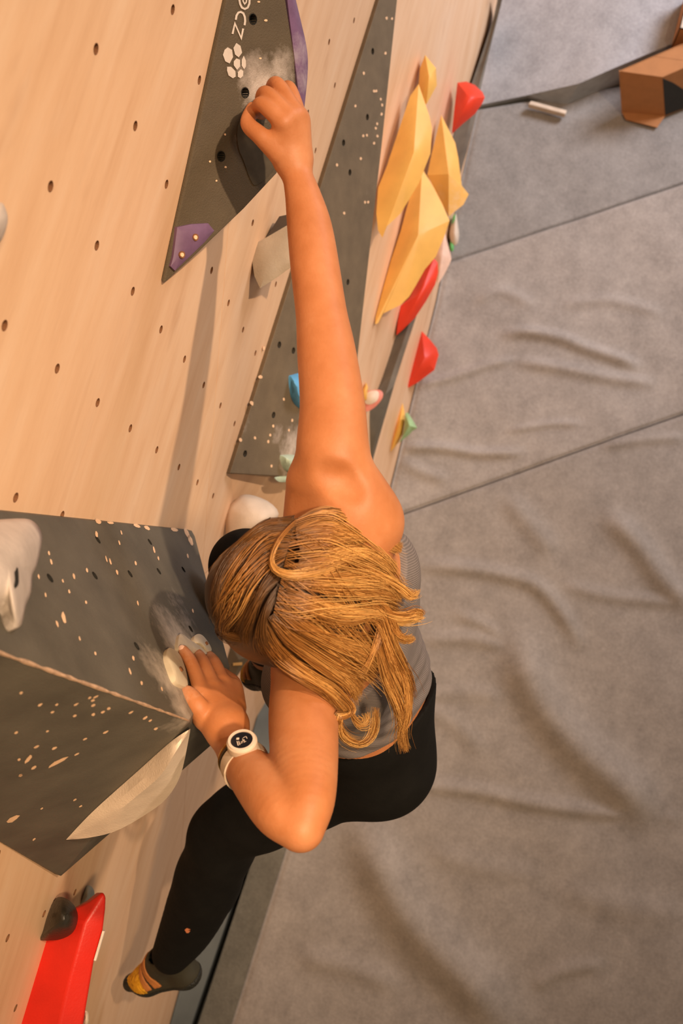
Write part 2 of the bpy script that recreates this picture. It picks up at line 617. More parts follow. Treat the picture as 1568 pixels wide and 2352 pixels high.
s1 = line_fn((925, 1180), (1568, 950))
s2 = line_fn((1030, 600), (1568, 420))
s3 = line_fn((1110, 237), (1302, 232))
eL = [onZ(531, 2352), onZ(656, 1953)]
s4 = lambda y: 2.06 + 0 * y + (-(y) - 0.3) * 0.42
wall_edge = lambda x: float(np.interp(x, [-3, eL[0][0], eL[1][0], -0.62, -0.3, bots[0][0], bots[1][0], bots[2][0], bots[3][0], 4.2],
                                      [-0.19, eL[0][1], eL[1][1], -0.235, -0.245, bots[0][1] + .001, bots[1][1] + .001, bots[2][1] + .001, bots[3][1] + .001, -0.14]))
mat_grid('crash_mat', wall_edge, lambda y: -3.0 + 0 * y, lambda y: s1(y) - 0.002, MT['carpet'],
         label='large taupe carpeted crash mat with long folds, below the climber', cat='mat', group='carpeted crash mats')
mat_grid('crash_mat', wall_edge, lambda y: s1(y) + 0.002, lambda y: s2(y) - 0.002, MT['carpet_lite'],
         label='middle taupe crash mat with fine wrinkles, between two slanting seams', cat='mat', group='carpeted crash mats')
mat_grid('crash_mat', wall_edge, lambda y: s2(y) + 0.002, lambda y: s4(y), MT['carpet_mid'], zoff=-0.016,
         label='darker grey crash mat lying under the cardboard box', cat='mat', group='carpeted crash mats')

# raised far mat with a visible side
RT = 0.125
rm_b = [onZ(1095, 240), onZ(1211, 217), onZ(1302, 236), onZ(1419, 188), onZ(1600, 112)]
d45 = (rm_b[4] - rm_b[3]) / np.linalg.norm(rm_b[4] - rm_b[3])
rm_b[4] = rm_b[3] + d45 * 3.2
edge_top = [rm_b[0] + np.array([0, 0, .004]), onZ(1211, 215, 0.02), onZ(1330, 188, RT), onZ(1419, 149, RT)]
edge_top.append(edge_top[3] + d45 * 3.2)
far_pts = [np.array([4.6, -0.10, .02]), np.array([4.6, -0.3, .06]), np.array([4.6, -0.55, RT]), np.array([4.6, -1.2, RT]), np.array([5.4, -3.9, RT])]
V = []
nseg = 12
for a, b in zip(edge_top, far_pts):
    for t in np.linspace(0, 1, nseg):
        p = a + (b - a) * t
        V.append(p + np.array([0, 0, -0.012 if t == 0 else 0.004 * math.sin(9 * p[0] + 5 * p[1])]))
F = []
for i in range(4):
    for j in range(nseg - 1):
        F.append((i * nseg + j, i * nseg + j + 1, (i + 1) * nseg + j + 1, (i + 1) * nseg + j))
rm = mesh_obj('crash_mat', V, F, MT['carpet_cool'], smooth=0.8,
              label='pale bluish grey raised crash mat at the far end of the wall', cat='mat', group='carpeted crash mats')
V = []
for a, b in zip(edge_top, rm_b):
    V += [a + np.array([0, 0, -0.012]), b + np.array([0, 0, -0.03])]
mesh_obj('mat_side', V, [(2 * i, 2 * i + 1, 2 * i + 3, 2 * i + 2) for i in range(4)], MT['mat_side'], rm)

# gap at the foot of the wall: sloping carpet lip (shade put into its colour) and slate vinyl strip
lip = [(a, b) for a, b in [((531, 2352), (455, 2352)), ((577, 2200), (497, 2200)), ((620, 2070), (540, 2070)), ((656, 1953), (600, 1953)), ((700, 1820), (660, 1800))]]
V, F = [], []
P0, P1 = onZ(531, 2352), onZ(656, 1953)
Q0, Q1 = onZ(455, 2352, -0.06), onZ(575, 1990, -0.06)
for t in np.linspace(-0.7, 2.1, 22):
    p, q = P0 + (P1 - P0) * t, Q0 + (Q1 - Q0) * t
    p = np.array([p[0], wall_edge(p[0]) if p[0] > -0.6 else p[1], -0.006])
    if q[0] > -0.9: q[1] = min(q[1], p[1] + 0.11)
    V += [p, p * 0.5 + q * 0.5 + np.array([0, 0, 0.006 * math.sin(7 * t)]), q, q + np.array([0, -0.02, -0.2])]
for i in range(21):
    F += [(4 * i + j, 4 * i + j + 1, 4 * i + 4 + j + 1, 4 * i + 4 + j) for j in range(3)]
mesh_obj('mat_lip', V, F, MT['carpet_shaded'], smooth=0.9, label='shade-darkened carpet lip sloping down to the gap at the wall foot', cat='mat edge')
S0, S1 = onZ(440, 2352, -0.05), onZ(563, 1990, -0.05)
V, F = [], []
for t in np.linspace(-0.7, 2.4, 22):
    q = S0 + (S1 - S0) * t
    V += [q + np.array([0, 0, -0.2]), q, np.array([q[0], -0.004, -0.02 + 0.004 * math.sin(9 * t)]), np.array([q[0], -0.003, -0.25])]
for i in range(21):
    F += [(4 * i + j, 4 * i + j + 1, 4 * i + 4 + j + 1, 4 * i + 4 + j) for j in range(3)]
mesh_obj('foam_strip', V, F, MT['slate'], smooth=0.9, label='slate grey vinyl strip between the plywood and the mat', cat='foam strip')


# ------------------------------------------------------------------ holds and volumes
def relief(name, outline, pl, apex, h, mat, edge=0.004, tilt=0.0, power=2.0, smooth_n=0, rings=6, parent=None, sharp=None, **k):
    """solid hold: outline traced on plane pl, rising to height h at apex; edge heights grow with tilt towards the picture's right"""
    O = np.asarray(outline, float)
    if smooth_n: O = catmull(O, smooth_n)
    A = np.asarray(apex, float)
    n = len(O)
    x0, x1 = O[:, 0].min(), O[:, 0].max()
    eh = edge + tilt * (O[:, 0] - x0) / max(1, x1 - x0)
    V, F = [], []
    for p, e in zip(O, eh):
        q = hit(p[0], p[1], pl, e)
        V.append(q - pl[1] * (e + 0.003))
    for p, e in zip(O, eh): V.append(hit(p[0], p[1], pl, e))
    for r in range(1, rings):
        t = r / rings
        prof = 1 - (1 - t) ** power
        for p, e in zip(O, eh):
            q = p + (A - p) * t
            V.append(hit(q[0], q[1], pl, e + (h - e) * prof))
    V.append(hit(A[0], A[1], pl, h))
    for r in range(rings):
        for i in range(n):
            F.append((r * n + i, r * n + (i + 1) % n, (r + 1) * n + (i + 1) % n, (r + 1) * n + i))
    for i in range(n):
        F.append((rings * n + i, rings * n + (i + 1) % n, len(V) - 1))
    F.append(tuple(range(n - 1, -1, -1)))
    return mesh_obj(name, V, F, mat, parent, smooth=(sharp if sharp is not None else (0.6 if smooth_n else 0.35)), **k)


def level(outline, pl, smooth_n=0):
    """height of the horizontal section whose traced outline just touches the wall plane pl"""
    O = catmull(outline, smooth_n) if smooth_n else np.asarray(outline, float)
    lo_, hi_ = -2.0, CAM_P[2] - 0.3
    for _ in range(50):
        z = (lo_ + hi_) / 2
        m = min((onZ(x, y, z) - pl[0]) @ pl[1] for x, y in O)
        if m > (-0.004 if pl is PW else 0.010): hi_ = z
        else: lo_ = z
    return z


def jut(name, outline, pl, apex, up, mat, down=0.06, smooth_n=0, rings=5, power=1.6, parent=None, sharp=None, z=None, shrink=0.35, **k):
    """hold that juts out of the wall, drawn from above: outline at one height, crown 'up' above it, body tapering 'down' below"""
    O = catmull(outline, smooth_n) if smooth_n else np.asarray(outline, float)
    z0 = level(outline, pl, smooth_n) if z is None else z
    A = np.asarray(apex, float)
    n = len(O)
    base = np.array([onZ(x, y, z0) for x, y in O])
    prot = (base - pl[0]) @ pl[1]
    V, F = [], []
    for dz, s in ((-down, max(.55, shrink)), (-down * .5, .5 + .5 * max(.55, shrink)), (-down * 0.12, .97)):
        for p in O:
            q = A + (p - A) * s
            V.append(onZ(q[0], q[1], z0 + dz))
    for r in range(0, rings):
        t = r / rings
        prof = 1 - (1 - t) ** power
        for p in O:
            q = p + (A - p) * t
            V.append(onZ(q[0], q[1], z0 + up * prof))
    V.append(onZ(A[0], A[1], z0 + up))
    R_ = rings + 2
    for r in range(R_):
        for i in range(n):
            F.append((r * n + i, r * n + (i + 1) % n, (r + 1) * n + (i + 1) % n, (r + 1) * n + i))
    for i in range(n):
        F.append((R_ * n + i, R_ * n + (i + 1) % n, len(V) - 1))
    F.append(tuple(range(n - 1, -1, -1)))
    return mesh_obj(name, V, F, mat, parent, smooth=(sharp if sharp is not None else (0.7 if smooth_n else 0.4)), **k)


def bolt(x, y, pl, h, r, parent, name='bolt'):
    P = hit(x, y, pl, h)
    V, F = cyl_data(P, pl[1], r, 0.004, 16)
    a = mesh_obj(name, V, F, MT['hole'], parent)
    return a


def flecks(name, spots, pl, mat, parent, off=0.0006, base_r=3.2, ang=0.0, asp=1.0):
    """small chips of paint knocked off a painted face, one joined part: (x, y[, length, width, angle])"""
    parts = []
    for s in spots:
        x, y = s[:2]
        l = s[2] if len(s) > 2 else base_r * asp
        w = s[3] if len(s) > 3 else base_r
        a = math.radians(s[4]) if len(s) > 4 else ang
        m = 7
        ring, top = [], []
        for i in range(m):
            t = 2 * math.pi * i / m
            k = random.uniform(0.8, 1.2)
            u, v = l * k * math.cos(t), w * k * math.sin(t)
            q = (x + u * math.cos(a) - v * math.sin(a), y + u * math.sin(a) + v * math.cos(a))
            top.append(hit(q[0], q[1], pl, off))
            ring.append(hit(q[0], q[1], pl, -0.0015))
        parts.append((top + ring, [tuple(range(m))] + [(i, i + m, (i + 1) % m + m, (i + 1) % m) for i in range(m)]))
    V, F = merge(parts)
    return mesh_obj(name, V, F, mat, parent, kind='stuff')


# --- dark triangular volume with the logo -----------------------------------------------------
v1T, v1A, v1R = onY(378, 650, -.007), onY(520, 0, -.007), onY(625, 395, -.100)
P1F = plane(v1T, v1A, v1R)
chalk1 = [(hit(598, 195, P1F), 0.068, 0.92), (hit(640, 165, P1F), 0.055, 0.72), (hit(575, 330, P1F), 0.05, 0.40), (hit(450, 560, P1F), 0.05, 0.3)]
MT['vol1'] = plain('dark_olive_grit', (0.085, 0.061, 0.034), 0.8, 0.10, 25, 0.6, 420, chalk=chalk1, chalk_col=(0.50, 0.41, 0.34))
MT['purple_chalked'] = plain('purple_smooth_face', (0.15, 0.080, 0.15), 0.42, 0.15, 30, 0.2, 200, chalk=[(hit(690, 130, P1F), 0.06, 0.5), (hit(700, 190, P1F), 0.05, 0.55)], chalk_col=(0.5, 0.42, 0.42))
vol1 = empty('triangular_volume', v1T, label='dark olive triangular volume with white honeycomb logo, gripped by the upper hand', cat='volume')
tl = hit(575, -260, P1F)
tl = onY(575, -260, -.02)
tl = hit(566, -220, P1F)
edgeL = [hit(376, 651, P1F), hit(395, 560, P1F), hit(457, 290, P1F), hit(520, 0, P1F), hit(566, -220, P1F)]
ridgeR = [hit(384, 645, P1F), hit(450, 585, P1F), hit(560, 480, P1F), hit(636, 398, P1F), hit(684, 262, P1F), hit(676, 130, P1F), hit(656, 0, P1F), hit(610, -250, P1F)]
poly = edgeL + ridgeR[::-1]
n = len(poly)
V = list(poly) + [np.array([p[0] + 0.004, 0.0, p[2]]) for p in poly]
F = [tuple(range(n))] + [(i, (i + 1) % n, (i + 1) % n + n, i + n) for i in range(n)] + [tuple(range(2 * n - 1, n - 1, -1))]
body1 = mesh_obj('body', V, F, MT['vol1'], vol1)
holes1 = [(hit(x, y, P1F), P1F[1], 0.0075) for x, y in [(581, 44), (563, 213), (508, 359)]]
cut_holes(body1, holes1, 0.03)
bevel(body1, 0.0025, 2)
for x, y in [(581, 44), (563, 213), (508, 359)]:
    V, F = cup_data(hit(x, y, P1F), P1F[1], 0.0073, 0.024, 12)
    mesh_obj('bolt_insert', V, F, MT['bore'], vol1)
# purple smooth side face
rim = [(657, -30), (662, 20), (676, 130), (687, 230), (690, 262)]
out = [(672, -30), (690, 45), (705, 115), (706, 175), (697, 262)]
V, F = [], []
for a, b in zip(catmull(rim, 14, False), catmull(out, 14, False)):
    Pa = hit(a[0], a[1], P1F, 0.0015)
    Pb = hit(b[0], b[1], P1F, -0.012)
    Pm = hit((a[0] + b[0]) / 2, (a[1] + b[1]) / 2, P1F, 0.001)
    V += [Pa - P1F[1] * 0.03, Pa, Pm, Pb, Pb - P1F[1] * 0.06 + np.array([0.0, 0.03, 0])]
for i in range(13):
    F += [(5 * i + j, 5 * i + j + 1, 5 * i + 6 + j, 5 * i + 5 + j) for j in range(4)]
mesh_obj('smooth_side', V, F, MT['purple_chalked'], vol1, smooth=0.7, label='purple smooth side face with chalk streaks')
flecks('paint_chips', [(610, 47, 4, 2.6), (598, 134, 3.5, 2.2), (517, 309), (518, 384), (497, 415), (482, 371, 3, 3), (594, 4, 4, 2)], P1F, MT['chip'], vol1, base_r=2.6)
# scoop under the fingers: smooth patch, hand shadow put into its darker colour
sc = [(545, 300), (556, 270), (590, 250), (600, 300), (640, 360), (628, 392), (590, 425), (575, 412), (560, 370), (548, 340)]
relief('scoop_shade_patch', sc, P1F, (590, 340), 0.003, plain('smooth_shaded_patch', (0.075, 0.058, 0.038), 0.35, 0.25, 40), edge=0.0012, smooth_n=30, rings=3, parent=vol1)


def logo_poly(name, pts, pl, parent, mat, off=0.0012):
    n = len(pts)
    V = [hit(x, y, pl, off) for x, y in pts] + [hit(x, y, pl, -0.001) for x, y in pts]
    F = [tuple(range(n))] + [(i, (i + 1) % n, (i + 1) % n + n, i + n) for i in range(n)]
    return mesh_obj(name, V, F, mat, parent)


def logo_stroke(name, pts, w, pl, parent, mat, off=0.0012):
    """raised lettering stroke with mitred corners"""
    P = np.asarray(pts, float)
    n = len(P)
    V = []
    for i in range(n):
        d0 = P[i] - P[i - 1] if i else P[1] - P[0]
        d1 = P[i + 1] - P[i] if i < n - 1 else P[n - 1] - P[n - 2]
        d0, d1 = d0 / np.linalg.norm(d0), d1 / np.linalg.norm(d1)
        m = np.array([-(d0 + d1)[1], (d0 + d1)[0]])
        m = m / (np.linalg.norm(m) + 1e-9)
        k = 1 / max(0.45, m @ np.array([-d0[1], d0[0]]))
        for s in (1, -1):
            q = P[i] + m * s * k * w / 2
            V += [hit(q[0], q[1], pl, off), hit(q[0], q[1], pl, -0.001)]
    F = []
    for i in range(n - 1):
        a = 4 * i
        F += [(a, a + 2, a + 6, a + 4), (a, a + 4, a + 5, a + 1), (a + 2, a + 3, a + 7, a + 6)]
    return mesh_obj(name, V, F, mat, parent)


def zl(pts): return [(470 + x * 0.16582, y * 0.16582) for x, y in pts]


hexes = [[(318, 655), (378, 690), (392, 790), (345, 880), (285, 850), (252, 760), (275, 690)],
         [(437, 595), (495, 635), (518, 730), (470, 795), (420, 755), (397, 665)],
         [(440, 808), (490, 830), (490, 920), (448, 968), (402, 905), (402, 850)],
         [(540, 770), (570, 840), (570, 920), (545, 960), (512, 910), (512, 830)],
         [(310, 925), (365, 925), (425, 985), (430, 1060), (390, 1085), (330, 1045), (308, 975)],
         [(500, 958), (535, 985), (530, 1050), (495, 1085), (460, 1065), (458, 1000)]]
for h in hexes: logo_poly('logo_cell', zl(h), P1F, vol1, MT['logo_white'])
MT['logo'] = MT['logo_white']
logo_stroke('letter', zl([(385, 470), (418, 325), (506, 530), (532, 395)]), 4.6, P1F, vol1, MT['logo'])
cpts = [(430, 275), (440, 215), (465, 175), (500, 165), (535, 185), (555, 235), (560, 290), (552, 350)]
logo_stroke('letter', zl(cpts), 4.6, P1F, vol1, MT['logo'])
opts = [(478, -90), (476, -20), (490, 55), (515, 105), (555, 125), (595, 105), (618, 50), (622, -20), (612, -90)]
logo_stroke('letter', zl(opts), 4.6, P1F, vol1, MT['logo'])
logo_stroke('letter', zl([(520, -60), (532, 20), (552, 55), (575, 30), (585, -60)]), 3.2, P1F, vol1, MT['logo'])
# purple corner hold with two screws
ph = empty('purple_screw_hold', hit(430, 560, P1F), label='small purple hold with two screws at the tip of the dark triangle', cat='climbing hold')
relief('body', [(398, 590), (407, 522), (440, 515), (478, 513), (492, 530), (470, 556), (440, 585), (402, 622), (392, 612)], P1F, (436, 556), 0.010, MT['purple'], edge=0.005, power=2.5, rings=3, parent=ph)
for x, y in [(448, 545), (417, 585)]:
    V, F = cyl_data(hit(x, y, P1F, 0.0115), P1F[1], 0.0032, 0.002, 12)
    mesh_obj('screw', V, F, MT['chip'], ph)
    V, F = cyl_data(hit(x + 0.5, y, P1F, 0.0100), P1F[1], 0.0055, 0.0015, 14)
    mesh_obj('washer', V, F, MT['hole'], ph)

# --- long grey triangular fin ------------------------------------------------------------------
finL = [onY(530, 1086, -.012), onY(700, 545, -.012), onY(870, 0, -.012), onY(930, -190, -.012)]
finR = [onY(785, 1102, -.185), onY(820, 830, -.16), onY(876, 340, -.10), onY(912, 0, -.055), onY(940, -190, -.02)]
PF = plane(finL[0], finL[2], finR[1])
chalkf = [(hit(672, 1030, PF), 0.10, 0.85), (hit(640, 1000, PF), 0.06, 0.5), (hit(570, 960, PF), 0.10, 0.30), (hit(840, 430, PF), 0.12, 0.25)]
MT['fin'] = plain('warm_grey_grit', (0.145, 0.106, 0.064), 0.8, 0.14, 18, 0.6, 380, chalk=chalkf, chalk_col=(0.55, 0.45, 0.38))
fin = empty('fin_volume', finL[0], label='long tapering grey triangular volume behind the outstretched arm', cat='volume')
finRp = [hit(785, 1102, PF), hit(820, 830, PF), hit(876, 340, PF), hit(912, 0, PF), hit(936, -190, PF)]
finLp = [hit(528, 1087, PF), hit(700, 545, PF), hit(870, 0, PF), hit(930, -190, PF)]
poly = finLp + finRp[::-1]
n = len(poly)
V = list(poly) + [np.array([p[0] - 0.002, 0.01, p[2] - 0.02]) for p in poly]
F = [tuple(range(n))] + [(i, (i + 1) % n, (i + 1) % n + n, i + n) for i in range(n)] + [tuple(range(2 * n - 1, n - 1, -1))]
bodyf = mesh_obj('body', V, F, MT['fin'], fin)
z1 = lambda x, y: (350 + x * .38265, y * .38265)
z3 = lambda x, y: (450 + x * .41454, 600 + y * .41454)
z5 = lambda x, y: (560 + x * .12755, 840 + y * .12755)
fh = [z1(1322, 308), z1(1290, 703), z1(1147, 857), z1(1185, 1035), z1(1173, 1693), z3(462, 463), z3(540, 495), z3(430, 852), z3(272, 1066)]
cut_holes(bodyf, [(hit(x, y, PF), PF[1], 0.0072) for x, y in fh], 0.02)
bevel(bodyf, 0.003, 2)
for x, y in fh:
    V, F = cup_data(hit(x, y, PF), PF[1], 0.0070, 0.018, 12)
    mesh_obj('bolt_insert', V, F, MT['bore'], fin)
fk = [z5(*p) for p in [(720, 600), (870, 985), (530, 1090), (475, 1250), (440, 1365), (810, 1160), (200, 1300), (497, 1810)]]
fk += [z1(*p) for p in [(1268, 440), (1398, 320), (1218, 635), (1330, 547), (1343, 547), (1348, 742), (1340, 770), (1265, 815), (1287, 812), (1350, 817), (1330, 860),
                        (1250, 952), (1108, 990), (1275, 1213), (1295, 1213), (1375, 685), (1378, 630), (1370, 595), (1405, 110), (1438, 112), (1150, 1280)]]
flk = [(x, y, 2.6, 3.6) for x, y in fk] + [(598, 866, 6, 4, 20), (578, 926, 4, 6, -30), (552, 1010, 4, 5, 0), (606, 800, 3, 5)]
flecks('paint_chips', flk, PF, MT['chip'], fin)

# --- large two-faced dark volume with the lower hand -------------------------------------------
d3 = 1.38
uV0, uV1, uV3 = onY(0, 1175, -.012), onY(440, 1219, -.012), W(432, 1655, d3)
PU = plane(uV0, uV1, uV3)
# left part runs out of the picture: extend along both the wall edge and the ridge
rid0 = hit(0, 1500, PU)
dirw = (uV0 - uV1) / np.linalg.norm(uV0 - uV1)
wl3, wl4 = onY(140, 2012, -.012), onY(0, 1932, -.012)
PLo = plane(uV3, rid0, onY(140, 2012, -.012))
wl4 = hit(0, 1932, PLo)
extA = uV0 + dirw * 0.5
ridd = (rid0 - uV3) / np.linalg.norm(rid0 - uV3)
extB = rid0 + ridd * 0.38
extC = wl4 + (wl4 - wl3) / np.linalg.norm(wl4 - wl3) * 0.42
uV1b = hit(447, 1232, PU)
uV2 = hit(527, 1532, PU)
uV5 = W(484, 1712, 1.86)
chalku = [(hit(420, 1490, PU), 0.11, 0.95), (hit(385, 1560, PU), 0.09, 0.75), (hit(430, 1430, PU), 0.09, 0.55), (hit(420, 1630, PU), 0.06, 0.8), (hit(395, 1600, PU), 0.10, 0.5)]
MT['vol2'] = plain('charcoal_paint', (0.095, 0.083, 0.062), 0.62, 0.22, 10, 0.35, 300, chalk=chalku, chalk_col=(0.50, 0.42, 0.34))
vol2 = empty('faceted_volume', uV1, label='big charcoal faceted volume with chipped paint, pressed by the watch hand', cat='volume')
bk = lambda p: np.array([p[0], 0.01, p[2]])
V = [extA, uV0, uV1, uV1b, uV2, uV3, rid0, extB,            # 0-7 upper face
     wl3, wl4, extC,                                           # 8-10 lower face
     uV5,                                                      # 11
     bk(extA), bk(uV1), np.array([-0.36, 0.01, 1.55]), bk(wl3), bk(extC), np.array([-0.62, .01, 1.60])]   # 12-17
F = [(0, 1, 2, 3, 4, 5, 6, 7), (7, 6, 5, 8, 9, 10), (5, 4, 11, 8), (0, 12, 13, 2, 1), (2, 13, 14, 4, 3), (4, 14, 17, 11), (11, 17, 15, 8), (8, 15, 16, 10, 9),
     (0, 7, 10, 16, 12), (12, 16, 15, 17, 14, 13)]
body2 = mesh_obj('body', V, F, MT['vol2'], vol2)
z4 = lambda x, y: (x * .39541, 1150 + y * .39541)
uh = [z4(*p) for p in [(290, 450), (550, 435), (755, 425), (922, 410), (793, 845), (1065, 400), (1107, 745), (870, 240), (568, 228)]]
cut_holes(body2, [(hit(x, y, PU), PU[1], 0.0060) for x, y in uh], 0.02)
bevel(body2, 0.002, 2)
for x, y in uh:
    V, F = cup_data(hit(x, y, PU), PU[1], 0.0058, 0.018, 12)
    mesh_obj('bolt_insert', V, F, MT['bore'], vol2)
uf = [(705, 185), (693, 245), (920, 335), (895, 285), (788, 363), (617, 337), (641, 353), (680, 415), (505, 405), (430, 440), (285, 305), (298, 355), (225, 442), (365, 465),
      (402, 528), (265, 547), (500, 590), (332, 715), (800, 595), (462, 800), (553, 887), (775, 915), (755, 990), (822, 1060), (940, 1093), (1120, 640), (1220, 660), (1090, 320)]
ul = [z4(*p) + (random.uniform(4.5, 8.5), random.uniform(1.7, 2.6), 75) for p in uf]
ul += [z4(370, 680) + (16, 4, 78), z4(560, 195) + (8, 3, 80), z4(1085, 190) + (12, 5, 65), z4(1108, 235) + (14, 4, 68), z4(572, 122) + (8, 5, 40), z4(640, 128) + (8, 3, 10), z4(795, 146) + (9, 4, 20), z4(855, 158) + (9, 4, 30), z4(1015, 168) + (9, 4, 15)]
flecks('paint_chips', ul, PU, MT['chip'], vol2)
lf = [(122, 1117), (232, 1187), (330, 1185), (443, 1183), (540, 1160), (555, 1140), (520, 1145), (540, 1190), (632, 1207), (597, 1228), (543, 1243), (435, 1250), (305, 1228), (760, 1230),
      (843, 1262), (873, 1277), (903, 1325), (613, 1345), (493, 1385), (447, 1472), (275, 1340), (95, 1347), (212, 1430), (197, 1550), (120, 1597), (317, 1438), (110, 1505)]
ll = [z4(*p) + (random.uniform(4, 7), random.uniform(2, 3.2), -28) for p in lf]
ll += [z4(165, 1500) + (13, 4, -45), z4(335, 1520) + (24, 4, -28), (29, 1882, 17, 5, -28), (96, 1857, 4, 2, -30), (185, 1852, 4, 2, -30), (172, 1837, 5, 2, -30), (78, 1928, 5, 2, -40), (47, 1781, 5, 3, -30)]
flecks('paint_chips', ll, PLo, MT['chip'], vol2)
# worn bare-wood arris along the ridge
V, F = [], []
for t in np.linspace(0, 1, 40):
    p = uV3 + (rid0 - uV3) * t * 1.3
    w = random.uniform(0.0006, 0.0026) * (1.0 + 0.3 * t)
    a = (PU[1] + PLo[1]); a /= np.linalg.norm(a)
    upd = np.cross(ridd, PU[1]); upd *= np.sign(upd @ (uV1 - uV3))
    lod = np.cross(ridd, PLo[1]); lod *= np.sign(lod @ (wl3 - uV3))
    V += [p + upd * w * 1.2 + PU[1] * .0008, p + a * 0.0011, p + lod * w * .7 + PLo[1] * .0008]
for i in range(39): F += [(3 * i, 3 * i + 1, 3 * i + 4, 3 * i + 3), (3 * i + 1, 3 * i + 2, 3 * i + 5, 3 * i + 4)]
mesh_obj('worn_edge', V, F, plain('worn_wood_edge', (0.42, 0.27, 0.17), 0.8, 0.35, 90), vol2)

# small oval screw-on chips under the fingers
MT['ovalchip'] = plain('chalked_wood_chip', (0.50, 0.42, 0.30), 0.7, 0.10, 30)
for lab, pts, ap in [('long pale oval chip hold left of the fingers on the charcoal volume', [(386, 1489), (396, 1490), (412, 1502), (424, 1530), (430, 1560), (430, 1577), (412, 1572), (400, 1560), (388, 1530), (382, 1506)], (406, 1533)),
                     ('pale pointed chip hold just above the fingertips of the watch hand', [(412, 1459), (420, 1457), (440, 1472), (462, 1484), (476, 1502), (452, 1500), (424, 1496), (409, 1490)], (434, 1480)),
                     ('small greyish oval chip hold with a screw hole, nearest the volume edge', [(446, 1462), (455, 1456), (466, 1460), (478, 1475), (486, 1492), (478, 1498), (462, 1485), (448, 1476)], (466, 1476))]:
    e = empty('chip_hold', hit(*ap, PU), label=lab, cat='climbing hold', group='chip holds on the charcoal volume')
    relief('body', pts, PU, ap, 0.012, MT['ovalchip'], edge=0.006, smooth_n=28, rings=4, parent=e)
    if 'screw' in lab: bolt(472, 1479, PU, 0.010, 0.0030, e)
    if 'long' in lab: bolt(413, 1539, PU, 0.010, 0.0036, e)

# worn grey hold at the left edge
gh = empty('grey_jug_hold', hit(30, 1300, PU), label='worn pale grey jug with a bolt hole, at the left edge of the picture', cat='climbing hold')
relief('body', [(0, 1193), (56, 1191), (79, 1199), (93, 1217), (97, 1237), (93, 1266), (84, 1302), (75, 1321), (72, 1360), (60, 1391), (50, 1434), (36, 1438), (24, 1417), (14, 1392), (-30, 1380), (-80, 1330), (-80, 1230), (-40, 1198)],
       PU, (20, 1290), 0.034, MT['palegrey'], edge=0.010, smooth_n=54, rings=10, power=2.6, parent=gh, sharp=3.2)
relief('bolt_hole', [(30, 1308), (40, 1303), (43, 1318), (43, 1340), (37, 1350), (33, 1344), (35, 1330)], PU, (38, 1325), 0.0335, MT['bore'], edge=0.0325, smooth_n=20, rings=3, parent=gh)

# crescent hold on the lower edge of the volume
cu = catmull([(152, 1928), (214, 1863), (313, 1774), (393, 1703), (437, 1674)], 24, False)
cm = catmull([(152, 1928), (250, 1877), (321, 1823), (370, 1779), (402, 1729), (437, 1674)], 24, False)
cl = catmull([(152, 1929), (205, 1924), (268, 1908), (339, 1868), (384, 1832), (415, 1779), (433, 1698), (437, 1674)], 24, False)
e0, e1 = wl3, uV3
V, F = [], []
for i in range(24):
    t = i / 23
    s = math.sin(math.pi * t)
    de = dep(hit(cu[i][0], cu[i][1], PLo)) - 0.003
    dm = de - 0.036 * s + 0.012 * t
    dl = de + 0.075 * s + 0.02 * t
    V += [W(cu[i][0], cu[i][1], de), W((cu[i][0] + cm[i][0]) / 2, (cu[i][1] + cm[i][1]) / 2, (de + dm) / 2 - .006 * s), W(cm[i][0], cm[i][1], dm), W((cl[i][0] + cm[i][0]) / 2, (cl[i][1] + cm[i][1]) / 2, (dl + dm) / 2 + .008 * s),
          W(cl[i][0], cl[i][1], dl), W(cl[i][0] - 20 * s, cl[i][1] - 20 * s, dl + 0.07 * s + 0.005), W(cu[i][0], cu[i][1], de + 0.02)]
for i in range(23):
    F += [(7 * i + j, 7 * i + (j + 1) % 7, 7 * i + 7 + (j + 1) % 7, 7 * i + 7 + j) for j in range(7)]
F += [tuple(range(7)), tuple(range(23 * 7 + 6, 23 * 7 - 1, -1))]
mesh_obj('crescent_hold', V, F, MT['white'], smooth=0.45, label='large cream crescent-shaped hold under the charcoal volume', cat='climbing hold')

# --- single holds on the main wall --------------------------------------------------------------
bh = empty('wedge_hold', onY(600, 600), label='beige wedge hold half hidden behind the straight forearm', cat='climbing hold')
bho = [(579, 600), (584, 570), (592, 556), (612, 545), (660, 517), (700, 500), (705, 600), (668, 614), (632, 640), (597, 662), (584, 634)]
bhz = level(bho, PW)
jut('body', bho, PW, (625, 590), 0.012, MT['beige'], down=0.10, rings=3, power=2.5, parent=bh, z=bhz)
jut('hollow_shade_piece', [(612, 545), (641, 497), (664, 492), (700, 500), (668, 516)], PW, (655, 515), 0.002, plain('hollow_shade', (0.05, 0.032, 0.02), 0.8), down=0.06, rings=2, parent=bh, z=bhz - 0.03)  # solid dark piece, the hollow's shade put into its colour
jut('white_block_hold', [(519, 1183), (524, 1165), (540, 1148), (558, 1136), (586, 1139), (621, 1155), (640, 1180), (625, 1205), (606, 1222), (566, 1240), (524, 1236), (518, 1205)], PW, (585, 1195), 0.05, MT['white'],
    down=0.05, smooth_n=30, rings=6, power=2.4, sharp=3.2, label='chalky white rounded block hold just above the hair', cat='climbing hold')
jut('pale_blue_hold', [(-40, 470), (0, 464), (13, 480), (18, 506), (9, 540), (-6, 560), (-40, 556)], PW, (-15, 510), 0.03, MT['palegrey'], smooth_n=24, label='pale round hold cut off by the left edge high up', cat='climbing hold')
bkh = empty('black_dome_hold', onY(130, 2120), label='black domed hold with a bolt hole, overlapping the red volume', cat='climbing hold')
